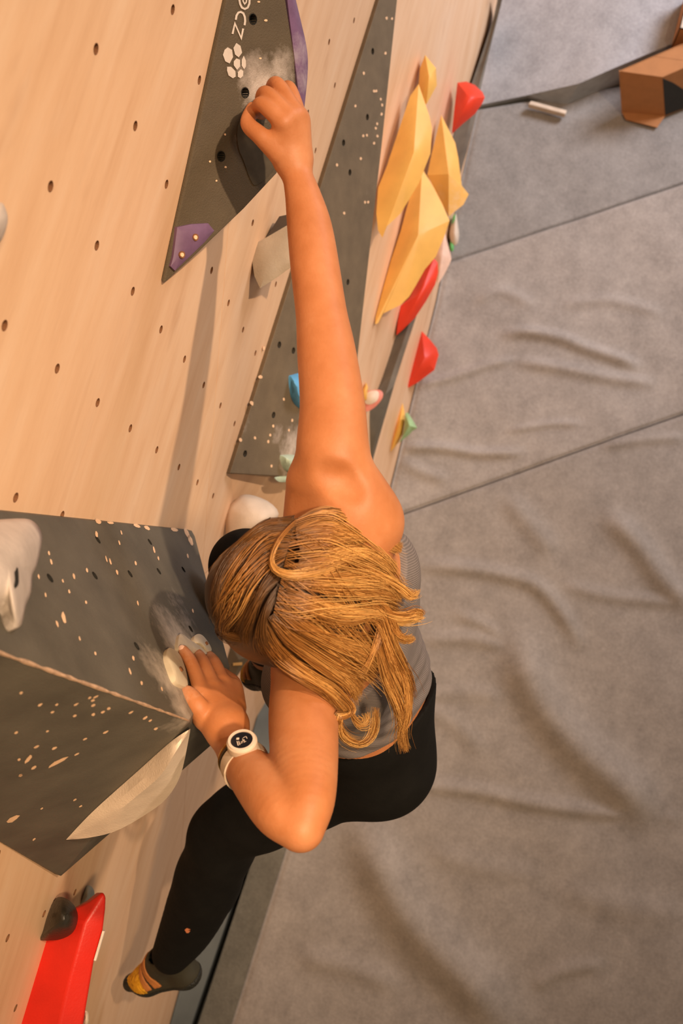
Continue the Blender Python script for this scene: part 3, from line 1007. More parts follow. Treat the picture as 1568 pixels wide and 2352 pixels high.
bko = [(90, 2159), (97, 2141), (106, 2105), (120, 2076), (134, 2060), (156, 2066), (172, 2082), (179, 2103), (175, 2128), (163, 2146), (141, 2157), (120, 2160)]
bkz = level(bko, PW, 36)
jut('body', bko, PW, (143, 2112), 0.055, MT['black'], down=0.05, smooth_n=36, rings=7, power=2.2, parent=bkh, sharp=3.2, z=bkz)
jut('bolt_hole', [(143, 2112), (150, 2103), (156, 2100), (158, 2112), (152, 2120), (146, 2125)], PW, (151, 2112), 0.001, MT['bore'], down=0.005, smooth_n=16, rings=2, parent=bkh, z=bkz + .0535, shrink=1)
jut('pale_blue_hold', [(183, 2078), (186, 2062), (192, 2045), (200, 2034), (210, 2036), (217, 2050), (214, 2068), (205, 2080), (192, 2086)], PW, (200, 2058), 0.03, MT['paleblue'], smooth_n=26, sharp=3.2, label='small pale blue hold at the top of the red volume', cat='climbing hold')
rv = empty('red_volume', onY(120, 2300), label='tall glossy red volume in the lower left corner', cat='volume')
rvo = [(177, 2084), (186, 2080), (208, 2069), (236, 2048), (243, 2059), (242, 2087), (236, 2137), (216, 2205), (204, 2275), (191, 2352), (165, 2480), (5, 2480), (45, 2352), (65, 2284), (100, 2168), (118, 2110), (150, 2095)]
rvz = level([(45, 2352), (65, 2284), (100, 2168)], PW)
n = len(rvo)
top = [onZ(x, y, rvz) for x, y in rvo]
rdg = [onZ(x, y, rvz + .022) for x, y in [(196, 2120), (160, 2250), (125, 2400), (105, 2480)]]
low = [onZ(120 + (x - 120) * .9, y, rvz - .07) for x, y in rvo]
V = top + rdg + low
F = [(0, 1, 2, n), (2, 3, n), (3, 4, n), (4, 5, n), (5, 6, n), (6, 7, n + 1, n), (7, 8, n + 1), (8, 9, n + 2, n + 1), (9, 10, n + 3, n + 2), (10, 11, n + 3), (11, 12, n + 2, n + 3), (12, 13, n + 1, n + 2), (13, 14, n, n + 1), (14, 15, n), (15, 16, n), (16, 0, n)]
F += [(i, (i + 1) % n, (i + 1) % n + n + 4, i + n + 4) for i in range(n)] + [tuple(range(2 * n + 3, n + 3, -1))]
bevel(mesh_obj('body', V, F, MT['redvol'], rv, smooth=0.4), 0.004, 3, 0.35)
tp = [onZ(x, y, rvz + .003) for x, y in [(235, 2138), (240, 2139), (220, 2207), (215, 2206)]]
mesh_obj('painted_edge_highlight', tp + [p - np.array([0, 0, .006]) for p in tp], [(0, 1, 2, 3), (4, 5, 6, 7), (0, 1, 5, 4), (1, 2, 6, 5), (2, 3, 7, 6), (3, 0, 4, 7)], MT['highlight_tag'], rv)  # white strip painted in as the bright highlight on the volume's edge
jut('footchip_hold', [(195, 2322), (203, 2326), (204, 2345), (198, 2356), (191, 2350), (193, 2335)], PW, (198, 2340), 0.01, MT['white'], down=.02, smooth_n=16, rings=3, z=rvz - .02, label='tiny white foot chip beside the red volume at the bottom edge', cat='climbing hold')

# holds glimpsed between the arms, low on the wall
dv = [(528, 1478), (556, 1470), (600, 1500), (562, 1527), (540, 1560), (525, 1548), (520, 1530)]
dk = empty('dark_wedge', onY(545, 1530), label='dark olive wedge hold with a faint ochre mark, seen past the chin', cat='climbing hold')
dkz = level(dv, PW)
jut('body', dv, PW, (548, 1515), 0.02, MT['vol1'], rings=2, power=1, parent=dk, z=dkz)
jut('printed_mark', [(535, 1523), (556, 1521), (556, 1528), (535, 1529)], PW, (545, 1525), 0.001, plain('ochre_print', (0.35, 0.20, 0.06), 0.7), down=.004, rings=2, parent=dk, z=dkz + .0195, shrink=1)
th = empty('teal_hold', onY(580, 1558), label='small teal hold with a white stripe, between the wrist and the upper arm', cat='climbing hold')
tho = [(568, 1569), (586, 1553), (604, 1553), (596, 1572), (579, 1584)]
thz = level(tho, PW) + .25
jut('body', tho, PW, (586, 1566), 0.02, MT['teal'], rings=3, parent=th, z=thz, down=.05)
jut('printed_mark', [(579, 1569), (588, 1560), (591, 1563), (582, 1572)], PW, (585, 1566), .001, MT['palegrey'], down=.004, rings=2, parent=th, z=thz + .019, shrink=1)
jut('white_cap', [(572, 1540), (580, 1538), (582, 1548), (572, 1564), (568, 1566)], PW, (576, 1552), 0.02, MT['white'], rings=2, parent=th, z=thz - .01)

# holds on the fin
relief('blue_hold', [(667, 868), (674, 862), (700, 860), (715, 900), (705, 940), (686, 934), (675, 918), (670, 900)], PF, (690, 900), 0.035, MT['blue'], edge=0.006, rings=3, smooth_n=24, label='sky blue hold peeking out from behind the upper arm', cat='climbing hold')
relief('mint_hold', [(649, 1050), (654, 1046), (680, 1046), (700, 1060), (695, 1085), (664, 1083), (652, 1068)], PF, (672, 1062), 0.03, MT['mint'], edge=0.008, rings=3, smooth_n=24, label='mint green hold on the bottom of the grey fin', cat='climbing hold')
relief('mint_hold', [(632, 1098), (645, 1094), (680, 1093), (690, 1100), (665, 1106), (642, 1107)], PF, (660, 1100), 0.004, MT['mint'], edge=0.0, rings=3, smooth_n=20, label='flat green foot chip hanging under the grey fin', cat='climbing hold')

# --- leaning foot of the wall: dark strip, yellow and red holds -----------------------------------
sl = [(1150, -20), (1138, 44), (1094, 176), (1044, 323), (985, 510), (905, 770), (864, 892), (838, 960), (842, 1060)]
sr = [(1158, -20), (1153, 0), (1113, 162), (1089, 274), (1062, 384), (1000, 590), (940, 775), (902, 895), (855, 1060)]
a = catmull(sl, 16, False); b = catmull(sr, 16, False)
V, F = [], []
for p, q in zip(a, b):
    e = hit(p[0], p[1], PR, .002); f_ = onZ(q[0], q[1], e[2]); m = onZ(p[0] * .3 + q[0] * .7, p[1] * .3 + q[1] * .7, e[2] + .012)
    V += [e - PR[1] * .01, e, m, f_, np.array([e[0], e[1] + .01, e[2] - .14])]
for i in range(15): F += [(5 * i + j, 5 * i + (j + 1) % 5, 5 * i + 5 + (j + 1) % 5, 5 * i + 5 + j) for j in range(5)]
F += [tuple(range(5)), tuple(range(15 * 5 + 4, 15 * 5 - 1, -1))]
mesh_obj('strip_volume', V, F, plain('grey_strip_paint', (0.135, 0.115, 0.088), 0.75, 0.2, 14, 0.4, 300), smooth=0.6, label='narrow dark grey strip volume at the far right foot of the wall', cat='volume')

def out_pt(x, y, dx=-60):
    b_ = hit(x + dx, y, PR)
    return onZ(x, y, b_[2])


MT['yellow'] = plain('yellow_resin', (0.80, 0.44, 0.10), 0.5, 0.08, 12, 0.2, 300, chalk_col=(0.80, 0.58, 0.38),
                     chalk=[(out_pt(1018, 490), .17, .62), (out_pt(985, 300), .12, .55), (out_pt(1066, 445), .10, .7), (out_pt(985, 590), .12, .45)])
YG = 'yellow holds'
jut('yellow_hold', [(976, 126), (1001, 157), (1003, 196), (979, 240), (966, 230), (961, 196), (964, 157)], PR, (985, 175), 0.04, MT['yellow'], rings=3, power=1.5, sharp=.5, label='small yellow fin hold, topmost of all the yellow holds', cat='climbing hold', group=YG)
jut('yellow_hold', [(961, 193), (986, 267), (992, 294), (988, 353), (962, 420), (920, 490), (888, 520), (878, 546), (868, 529), (864, 490), (868, 431), (888, 382), (917, 294), (942, 220)], PR, (950, 350), 0.05, MT['yellow'], rings=4, power=1.2, sharp=.35,
       label='large yellow wing hold nearest the grey fin, with a folded tip', cat='climbing hold', group=YG)
jut('yellow_hold', [(1013, 264), (1045, 328), (1052, 362), (1060, 426), (1076, 446), (1064, 470), (1030, 497), (1008, 455), (981, 402), (991, 353)], PR, (1030, 400), 0.05, MT['yellow'], rings=3, power=1.2, sharp=.35,
       label='yellow shark-fin hold nearest the mat, right of the other yellow holds', cat='climbing hold', group=YG)
jut('yellow_hold', [(969, 387), (996, 431), (1016, 470), (1032, 507), (1020, 544), (1000, 590), (976, 618), (955, 655), (939, 682), (920, 700), (880, 720), (868, 742), (861, 745), (862, 729), (880, 660), (898, 596), (920, 530), (940, 455)], PR, (960, 540), 0.06, MT['yellow'], rings=5, power=1.3, sharp=.35,
       label='largest yellow wing hold, lowest of the big ones, above a red hold', cat='climbing hold', group=YG)
jut('pale_hold', [(1020, 535), (1026, 553), (1031, 572), (1036, 593), (1031, 608), (1014, 640), (1003, 650), (996, 600), (1000, 570)], PR, (1015, 585), 0.03, MT['pink'], rings=4, smooth_n=26, label='pale salmon hold behind the big yellow wing', cat='climbing hold')
wgz = level([(1036, 515), (1046, 490), (1052, 520), (1054, 540), (1050, 560), (1038, 562), (1032, 540)], PR)
wg = empty('white_green_hold', hit(1042, 530, PR), label='white and green hold at the mat edge, below the yellow shark fin', cat='climbing hold')
jut('body', [(1036, 515), (1046, 490), (1052, 520), (1054, 540), (1050, 560), (1038, 562), (1032, 540)], PR, (1045, 535), 0.03, MT['white'], smooth_n=22, rings=4, parent=wg, z=wgz)
jut('green_tip', [(1034, 555), (1040, 556), (1042, 570), (1038, 578), (1032, 570)], PR, (1037, 566), 0.01, MT['green'], smooth_n=16, rings=3, parent=wg, z=wgz)
jut('green_stripe', [(1040, 496), (1046, 490), (1045, 505), (1037, 515)], PR, (1042, 502), 0.01, MT['green'], rings=2, parent=wg, z=wgz + .01)
RG = 'red holds on the far wall'
jut('red_hold', [(1050, 190), (1070, 187), (1090, 195), (1108, 212), (1113, 224), (1107, 238), (1090, 262), (1062, 285), (1037, 308), (1043, 250)], PR, (1078, 225), 0.06, MT['red'], rings=5, power=1.8, sharp=.5, label='red cone hold above and beyond the yellow holds', cat='climbing hold', group=RG)
jut('red_hold', [(996, 593), (1005, 603), (1006, 626), (999, 654), (978, 692), (953, 730), (925, 757), (910, 770), (913, 739), (920, 702), (939, 684), (954, 654), (969, 629), (984, 606)], PR, (965, 675), 0.05, MT['red'], rings=4, power=1.5, sharp=.5, label='long red blade hold below the largest yellow wing', cat='climbing hold', group=RG)
jut('red_hold', [(968, 760), (987, 780), (1003, 800), (1007, 815), (997, 850), (960, 878), (931, 894), (945, 840), (958, 795)], PR, (975, 822), 0.05, MT['red'], rings=4, power=1.5, sharp=.5, label='red triangular hold lowest on the right, against the mat', cat='climbing hold', group=RG)
m1o = [(836, 900), (848, 897), (869, 895), (879, 902), (877, 916), (862, 934), (846, 944), (834, 944), (828, 925)]
m1z = level(m1o, PR)
m1 = empty('pink_hold', hit(855, 915, PR), label='small white and pink hold at the right side of the upper arm', cat='climbing hold')
jut('pink_base', m1o, PR, (856, 915), 0.012, plain('pink_resin', (0.62, 0.20, 0.14), 0.5), smooth_n=26, rings=4, parent=m1, z=m1z)
jut('white_crown', [(838, 908), (848, 899), (864, 897), (870, 904), (866, 920), (850, 929), (838, 926), (834, 916)], PR, (853, 911), 0.012, MT['white'], down=.01, smooth_n=24, rings=4, parent=m1, z=m1z + .010, shrink=.9)
jut('yellow_hold', [(841, 878), (845, 890), (842, 918), (828, 922), (828, 905), (834, 890)], PR, (838, 900), 0.02, MT['yellow'], rings=3, label='yellow sliver of a hold touching the upper arm outline', cat='climbing hold')
jut('yellow_hold', [(924, 924), (929, 946), (929, 971), (924, 997), (915, 1016), (896, 1039), (897, 1022), (906, 984), (912, 952)], PR, (918, 975), 0.03, MT['yellow'], rings=3, power=1.5, label='thin yellow hold lowest on the wall beside a green hold', cat='climbing hold')
jut('green_hold', [(930, 950), (936, 947), (947, 964), (958, 983), (947, 990), (939, 999), (915, 1018), (924, 1003), (929, 975)], PR, (940, 978), 0.05, MT['palegreen'], z=0.16, rings=3, power=1.5, label='pale green cone hold poking out over the mat', cat='climbing hold')

# --- things lying on the far mats ----------------------------------------------------------------
def box_px(tl_, tr_, br_, bl_, depth_vec, h):
    pass


bx = empty('cardboard_box', onZ(1475, 262), label='skewed brown cardboard box with a dark printed side on the far mats', cat='box')


def board(name, quad, nrm, mat, parent, t=0.004, **k):
    q = [np.asarray(p, float) for p in quad]
    n = np.asarray(nrm, float)
    V = q + [p - n * t for p in q]
    return mesh_obj(name, V, [(0, 1, 2, 3), (7, 6, 5, 4), (0, 4, 5, 1), (1, 5, 6, 2), (2, 6, 7, 3), (3, 7, 4, 0)], mat, parent, **k)


bhgt = 0.21
T0, T1, T3 = onZ(1421, 163, bhgt), onZ(1521, 177, bhgt), onZ(1537, 113, bhgt)
T3 = T0 + (T3 - T0) * 1.35
T2 = T1 + T3 - T0
g0, g1 = onZ(1427, 258, .004), onZ(1527, 267, .004)
g2, g3 = g1 + T3 - T0, g0 + T3 - T0
ctr = (T0 + T2 + g0 + g2) / 4
bn = lambda q: (lambda n_: n_ if n_ @ (np.mean(q, 0) - ctr) > 0 else -n_)(nv0(np.cross(q[1] - q[0], q[2] - q[0])))
nv0 = lambda v: v / np.linalg.norm(v)
for q in ([g0, g1, T1, T0], [g1, g2, T2, T1], [g2, g3, T3, T2], [g3, g0, T0, T3]):
    board('side_panel', q, bn(q), MT['card'], bx)
board('top_flap', [T0, T1, (T1 + T2) / 2 - nv0(T2 - T1) * .001, (T0 + T3) / 2 - nv0(T2 - T1) * .001], (0, 0, 1), MT['card'], bx)
board('top_flap', [(T0 + T3) / 2 + nv0(T2 - T1) * .001, (T1 + T2) / 2 + nv0(T2 - T1) * .001, T2, T3], (0, 0, 1), MT['card'], bx)
sn = bn([g1, g2, T2, T1])
board('printed_panel', [p + sn * .002 for p in (g1 * .97 + T1 * .03, g1 * .45 + g2 * .55, T1 * .6 + T2 * .15 + g1 * .25, T1 * .97 + g1 * .03)], sn, MT['card_dark'], bx, t=.0015)
fo = np.array([-.055, -.01, 0])
board('loose_flap', [g0 + np.array([0, 0, .003]), g1 + np.array([0, 0, .003]), g1 + fo + np.array([0, .03, .001]), g0 + fo * .5 + np.array([0, -.02, .001])], (0, 0, 1), MT['card'], bx)
ux, uy = np.array([0.0, -1, 0]), np.array([1.0, 0, 0])
b2 = empty('cardboard_box', onZ(1560, 110, RT), label='second cardboard box with a pale printed side, cut by the right edge', cat='box')
q0 = onZ(1540, 112, RT)
dx, dy = ux * 0.25, uy * 0.2
hz = np.array([0, 0, .13])
for nm, quad, nr, mt_ in [('side_panel', [q0, q0 + dx, q0 + dx + hz, q0 + hz], -uy, MT['card']), ('side_panel', [q0, q0 + hz, q0 + dy + hz, q0 + dy], -ux, MT['card']),
                          ('side_panel', [q0 + dy, q0 + dy + dx, q0 + dy + dx + hz, q0 + dy + hz], uy, MT['card']), ('side_panel', [q0 + dx, q0 + dx + dy, q0 + dx + dy + hz, q0 + dx + hz], ux, MT['card']),
                          ('lid', [q0 + hz, q0 + dx + hz, q0 + dx + dy + hz, q0 + dy + hz], (0, 0, 1), MT['paleboard'])]:
    board(nm, quad, nr, mt_, b2)
pb = [onZ(1213, 239, .03), onZ(1298, 262, .03), onZ(1302, 253, .03), onZ(1219, 231, .03)]
bevel(board('pale_wood_slat', pb, (0, 0, 1), MT['paleboard'], None, t=.028, label='short pale wooden slat lying on the far mat', cat='slat'), .003)

# ------------------------------------------------------------------ signed-distance modelling for the body
def nv(v):
    v = np.asarray(v, float)
    return v / np.linalg.norm(v)


def cap(a, b, r1, r2, flat=None):
    a, b = np.asarray(a, float), np.asarray(b, float)
    R_ = max(r1, r2)
    return dict(t='c', a=a, b=b, r1=r1, r2=r2, flat=flat, lo=np.minimum(a, b) - R_, hi=np.maximum(a, b) + R_)


def ell(c, axes, radii):
    c = np.asarray(c, float)
    R_ = max(radii)
    return dict(t='e', c=c, ax=np.asarray(axes, float), r=np.asarray(radii, float), lo=c - R_, hi=c + R_)


def chain(pts, flat=None):
    """pts: (x, y, depth, r) picture points or (P, r)"""
    Q = np.array([list(W(p[0], p[1], p[2])) + [p[3]] if len(p) == 4 else list(p[0]) + [p[1]] for p in pts])
    S = catmull(Q, 7 * (len(Q) - 1) + 1, False) if len(Q) > 2 else Q
    segs = [cap(S[i][:3], S[i + 1][:3], S[i][3], S[i + 1][3], flat) for i in range(len(S) - 1)]
    return [dict(t='s', segs=segs, lo=np.min([s['lo'] for s in segs], 0), hi=np.max([s['hi'] for s in segs], 0))]


def inbox(P, lo, hi):
    x, y, z = P[:, 0], P[:, 1], P[:, 2]
    return (x > lo[0]) & (x < hi[0]) & (y > lo[1]) & (y < hi[1]) & (z > lo[2]) & (z < hi[2])


_BB = {}


def bounds(P):
    if _BB.get('P') is not P:
        _BB['P'] = P
        _BB['b'] = (np.array([P[:, i].min() for i in range(3)]), np.array([P[:, i].max() for i in range(3)]))
    return _BB['b']


def prim_d(p, P):
    if p['t'] == 's':
        d = np.full(len(P), 0.25)
        for s in p['segs']:
            m = inbox(P, s['lo'] - .05, s['hi'] + .05)
            if m.any(): d[m] = np.minimum(d[m], prim_d(s, P[m]))
        return d
    if p['t'] == 'c':
        ba = p['b'] - p['a']
        pa = P - p['a']
        if p['flat'] is not None:
            nrm, s = p['flat']
            mid = pa - np.outer(np.clip(pa @ ba / (ba @ ba), 0, 1), ba)
            pa = pa + np.outer((mid @ nrm) * (s - 1), nrm)
        t = np.clip(pa @ ba / (ba @ ba), 0, 1)
        q = pa - np.outer(t, ba)
        return np.sqrt((q * q).sum(1)) - (p['r1'] + (p['r2'] - p['r1']) * t)
    q = (P - p['c']) @ p['ax'].T
    k0 = np.sqrt(((q / p['r']) ** 2).sum(1)) + 1e-9
    k1 = np.sqrt(((q / p['r'] ** 2) ** 2).sum(1)) + 1e-9
    return k0 * (k0 - 1) / k1


def smin(a, b, k):
    h = np.maximum(k - np.abs(a - b), 0) / k
    return np.minimum(a, b) - h * h * k * 0.25


def group_d(prims, k, P, margin=0.06):
    d = np.full(len(P), 0.25)
    plo, phi = bounds(P)
    for p in prims:
        if np.any(p['lo'] - margin - k > phi) or np.any(p['hi'] + margin + k < plo): continue
        m = inbox(P, p['lo'] - margin - k, p['hi'] + margin + k)
        if not m.any(): continue
        d[m] = smin(d[m], prim_d(p, P[m]), p.get('k', k))
    return d


def surface_nets(fn, lo, hi, h, nb=8):
    """sparse naive surface nets; fn(P)->signed distance"""
    lo, hi = np.asarray(lo, float), np.asarray(hi, float)
    bs = h * nb
    nbk = np.ceil((hi - lo) / bs).astype(int)
    gi = np.stack(np.meshgrid(*[np.arange(n) for n in nbk], indexing='ij'), -1).reshape(-1, 3)
    cen = lo + (gi + 0.5) * bs
    d = fn(cen)
    act = gi[np.abs(d) < bs * 0.95 + 0.004]
    o = np.stack(np.meshgrid(*[np.arange(nb + 1)] * 3, indexing='ij'), -1).reshape(-1, 3)
    N_ = nbk * nb + 2
    key = lambda c: (c[..., 0].astype(np.int64) * N_[1] + c[..., 1]) * N_[2] + c[..., 2]
    cellk, cellp, edges = [], [], []
    cc = np.stack(np.meshgrid(*[np.arange(nb)] * 3, indexing='ij'), -1).reshape(-1, 3)
    offs = np.array([[i, j, k] for i in (0, 1) for j in (0, 1) for k in (0, 1)])
    E12 = [(a, b) for a in range(8) for b in range(a + 1, 8) if np.abs(offs[a] - offs[b]).sum() == 1]
    for s in range(0, len(act), 120):
        A = act[s:s + 120]
        gidx = A[:, None, :] * nb + o[None]
        D = fn((lo + gidx * h).reshape(-1, 3)).reshape(len(A), nb + 1, nb + 1, nb + 1)
        cv = np.stack([D[:, a:a + nb, b:b + nb, c:c + nb] for a, b, c in offs], -1).reshape(len(A), -1, 8)
        neg = cv < 0
        on = neg.any(-1) & ~neg.all(-1)
        bi, ci = np.nonzero(on)
        v = cv[bi, ci]
        acc = np.zeros((len(v), 3))
        cnt = np.zeros(len(v))
        for a, b in E12:
            m = (v[:, a] < 0) != (v[:, b] < 0)
            t = np.where(m, v[:, a] / np.where(m, v[:, a] - v[:, b], 1), 0)
            acc += np.where(m[:, None], offs[a] + t[:, None] * (offs[b] - offs[a]), 0)
            cnt += m
        g_ = A[bi] * nb + cc[ci]
        cellk.append(key(g_))
        cellp.append(lo + (g_ + acc / cnt[:, None]) * h)
        # edges owned by this block
        for ax in range(3):
            e = np.zeros(3, int)
            e[ax] = 1
            d0 = D[:, :nb, :nb, :nb]
            d1 = D[:, e[0]:nb + e[0], e[1]:nb + e[1], e[2]:nb + e[2]]
            m = (d0 < 0) != (d1 < 0)
            idx = np.argwhere(m)
            if len(idx):
                base = A[idx[:, 0]] * nb + idx[:, 1:]
                flip = d0[m] < 0
                edges.append((ax, base, flip))
    ck = np.concatenate(cellk)
    cp = np.concatenate(cellp)
    u, ui = np.unique(ck, return_index=True)
    V = cp[ui]
    quads = []
    for ax, base, flip in edges:
        b, c = (ax + 1) % 3, (ax + 2) % 3
        q = []
        for sb, sc_ in ((0, 0), (-1, 0), (-1, -1), (0, -1)):
            g_ = base.copy()
            g_[:, b] += sb
            g_[:, c] += sc_
            q.append(key(g_))
        q = np.stack(q, -1)
        pos = np.searchsorted(u, q)
        pos = np.minimum(pos, len(u) - 1)
        ok = (u[pos] == q).all(1)
        pos = pos[ok]
        f = flip[ok]
        pos[~f] = pos[~f][:, ::-1]
        quads.append(pos)
    return V, np.concatenate(quads)


# ------------------------------------------------------------------ the climber: skeleton in the room
J = dict(rsh=W(800, 1150, 1.385), lsh=W(712, 1548, 1.435), neck=W(795, 1352, 1.46), head=W(650, 1372, 1.365),
         pelv=W(852, 1640, 1.90), lhip=W(845, 1735, 1.93), rhip=W(835, 1560, 1.88),
         lknee=W(522, 1905, 2.15), lank=W(395, 2165, 2.34), rknee=W(565, 1300, 1.86), rank=W(612, 1500, 2.22))
lat = nv(J['rsh'] - J['lsh'])                                   # towards her right
spine = nv(J['neck'] - J['pelv'])
back = nv(np.cross(lat, spine))                                 # sign fixed below
if back @ np.array([0, -1.0, 0]) < 0: back = -back

# head frame: looking at the wall and down, crown towards the viewer
h_up = nv(np.array([-0.05, 0.5, 1.0]) * 1.0)
h_f = nv(np.array([-0.12, 0.85, -0.60]))
h_up = nv(h_up - h_f * (h_up @ h_f))
h_r = np.cross(h_f, h_up)
HC = J['head']
hp = lambda f, r, u: HC + h_f * f + h_r * r + h_up * u
HAX = np.array([h_f, h_r, h_up])

head_g = [ell(hp(-.004, 0, .018), HAX, (.096, .077, .088)), ell(hp(.030, 0, -.040), HAX, (.062, .058, .075)),
          cap(hp(.062, -.022, -.095), hp(.062, .022, -.095), .022, .022), cap(hp(.070, 0, -.108), hp(.045, 0, -.10), .018, .028),
          cap(hp(.093, 0, -.008), hp(.112, 0, -.044), .008, .012), ell(hp(.098, -.011, -.048), HAX, (.010, .008, .008)), ell(hp(.098, .011, -.048), HAX, (.010, .008, .008)),
          cap(hp(.088, -.034, .010), hp(.090, .034, .010), .012, .012),
          cap(hp(.090, -.018, -.073), hp(.090, .018, -.073), .006, .006), cap(hp(.088, -.015, -.083), hp(.088, .015, -.083), .007, .007),
          ell(hp(.080, -.032, -.010), HAX, (.013, .015, .011)), ell(hp(.080, .032, -.010), HAX, (.013, .015, .011))]
for s in (-1, 1):
    head_g += [ell(hp(-.008, s * .078, -.022), HAX, (.017, .007, .030))]
torso_g = []
nb_ = J['neck']
mid = lambda t: J['pelv'] + (nb_ - J['pelv']) * t
torso_g += [cap(hp(-.035, 0, -.055), nb_ + back * .005, .050, .056)]
torso_g += [cap(J['rsh'] - lat * .03 + back * .01 - spine * .02, J['lsh'] + lat * .03 + back * .01 - spine * .02, .058, .058)]
torso_g += [cap(mid(.80) + lat * .075, mid(.80) - lat * .075, .082, .082), cap(mid(.62) + lat * .06 - back * .01, mid(.62) - lat * .06 - back * .01, .085, .085),
            cap(mid(.42) + lat * .045, mid(.42) - lat * .045, .080, .080), cap(mid(.22) + lat * .055, mid(.22) - lat * .055, .088, .088)]
torso_g += [cap(J['rhip'] + back * .02, J['lhip'] + back * .02, .098, .098)]
torso_g += [ell(mid(.66) + lat * .07 - back * .075, np.array([lat, spine, back]), (.055, .055, .05)), ell(mid(.66) - lat * .07 - back * .075, np.array([lat, spine, back]), (.055, .055, .05))]

rarm_pts = [(806, 1165, 1.392, .052), (772, 1085, 1.385, .0535), (764, 1030, 1.385, .0510), (763, 930, 1.402, .0460), (749, 805, 1.428, .0420), (738, 722, 1.448, .0375), (724, 620, 1.466, .0362), (711, 525, 1.48, .0335), (696, 452, 1.49, .0270), (682, 402, 1.497, .0222), (672, 370, 1.498, .0215)]
rarm_g = chain(rarm_pts) + [cap(W(850, 1192, 1.405), W(812, 1150, 1.39), .042, .046), cap(W(715, 1110, 1.40), W(722, 1180, 1.42), .036, .045)]
larm_pts = [(705, 1552, 1.432, .050), (697, 1640, 1.365, .0480), (699, 1745, 1.295, .0440), (703, 1835, 1.238, .0360), (693, 1902, 1.213, .0275)]
lfor_pts = [(688, 1902, 1.213, .0270), (645, 1862, 1.235, .0345), (602, 1806, 1.285, .0345), (562, 1755, 1.345, .0300), (533, 1708, 1.41, .0262), (520, 1672, 1.43, .0250)]
larm_g = chain(larm_pts)
lfor_g = chain(lfor_pts)

# --- right hand (upper picture), closed over the edge of the dark triangle
fd1 = lambda x, y: dep(hit(x, y, P1F))
rh_palm = [cap(W(672, 366, 1.497), W(652, 285, 1.462), .0215, .0165), cap(W(676, 362, 1.500), W(668, 272, 1.470), .0205, .0165), cap(W(681, 362, 1.503), W(682, 268, 1.480), .0195, .0160), cap(W(684, 360, 1.506), W(687, 282, 1.49), .0175, .0150),
           cap(W(655, 362, 1.49), W(626, 325, 1.475), .0190, .0150)]
RF = [
    [(650, 282, 1.458, .0135), (602, 240, 1.462, .0112), (592, 256, 1.505, .0098), (603, 262, 1.545, .0085)],
    [(664, 268, 1.462, .0135), (614, 216, 1.472, .0112), (600, 226, 1.52, .0098), (606, 236, 1.56, .0085)],
    [(680, 262, 1.472, .0130), (638, 195, 1.486, .0110), (622, 204, 1.535, .0096), (622, 214, 1.58, .0083)],
    [(688, 272, 1.486, .0120), (666, 204, 1.505, .0100), (650, 206, 1.55, .0086), (646, 214, 1.595, .0075)],
]
RTH = [(640, 352, 1.482, .0165), (598, 312, 1.472, .0135), (570, 284, 1.482, .0118), (580, 250, 1.500, .0100)]

# --- left hand (lower picture), pressed on the charcoal volume
fdu = lambda x, y: dep(hit(x, y, PU))
lh_palm = [cap(W(520, 1672, 1.43), W(466, 1605, 1.462), .0225, .0160), cap(W(525, 1668, 1.435), W(487, 1585, 1.485), .0215, .0160), cap(W(531, 1665, 1.44), W(509, 1572, 1.515), .0205, .0155), cap(W(536, 1660, 1.45), W(530, 1580, 1.53), .0190, .0150),
           cap(W(500, 1672, 1.43), W(450, 1632, 1.452), .0195, .0150)]
def fu(x, y, r): return (x, y, fdu(x, y) - r * 1.15, r)
LF = [
    [(470, 1650, 1.438, .0165), (456, 1625, 1.430, .0150), (441, 1605, 1.434, .0138), (430, 1593, 1.440, .0118)],
    [(466, 1602, 1.460, .0135), (449, 1548, 1.487, .0110), (435, 1515, 1.503, .0098), (421, 1494, 1.512, .0082)],
    [(487, 1580, 1.485, .0138), (470, 1530, 1.520, .0110), (459, 1510, 1.57, .0098), (452, 1500, 1.61, .0084)],
    [(508, 1568, 1.512, .0138), (494, 1528, 1.560, .0110), (486, 1514, 1.62, .0098), (480, 1506, 1.665, .0084)],
]
LTH = [(540, 1625, 1.48, .0165), (536, 1575, 1.545, .0135), (519, 1555, 1.61, .0115), (508, 1545, 1.67, .0100)]

leg_l = [cap(J['lhip'] + back * .01, J['lknee'], .082, .052), cap(J['lknee'], W(482, 2040, 2.25), .046, .044), cap(W(482, 2040, 2.25), J['lank'], .044, .028)]
leg_r = [cap(J['rhip'] + back * .01, J['rknee'], .082, .050), cap(J['rknee'], J['rank'] * .6 + J['rknee'] * .4, .048, .045), cap(J['rank'] * .6 + J['rknee'] * .4, J['rank'], .045, .030)]
ltoe, lheel = W(303, 2256, 2.455), W(428, 2236, 2.39)
rtoe, rheel = W(578, 1548, 2.36), W(628, 1560, 2.26)
leg_l += [cap(J['lank'], lheel * .55 + ltoe * .45, .026, .012)]
leg_r += [cap(J['rank'], rheel * .55 + rtoe * .45, .026, .012)]


RFC = [chain(f) for f in RF + [RTH]]
LFC = [chain(f) for f in LF + [LTH]]


def sd_trunk(P):
    d = group_d(torso_g, .06, P)
    d = smin(d, group_d(rarm_g, .022, P), .045)
    return smin(d, group_d(larm_g, .020, P), .035)


def skin_depth(x, y, d0, d1):
    ds = np.linspace(d0, d1, 800)
    k = np.nonzero(sd_trunk(np.array([W(x, y, q) for q in ds])) < 0)[0]
    return ds[k[0]] if len(k) else d1


# hollow of the raised shoulder
dq = [(742, 1090), (768, 1098), (794, 1108), (812, 1122)]
dd = [W(x, y, skin_depth(x, y, 1.25, 1.5) - .0075) for x, y in dq]
dents = [dict(cap(dd[i], dd[i + 1], .005, .005), k=.030) for i in range(3)]


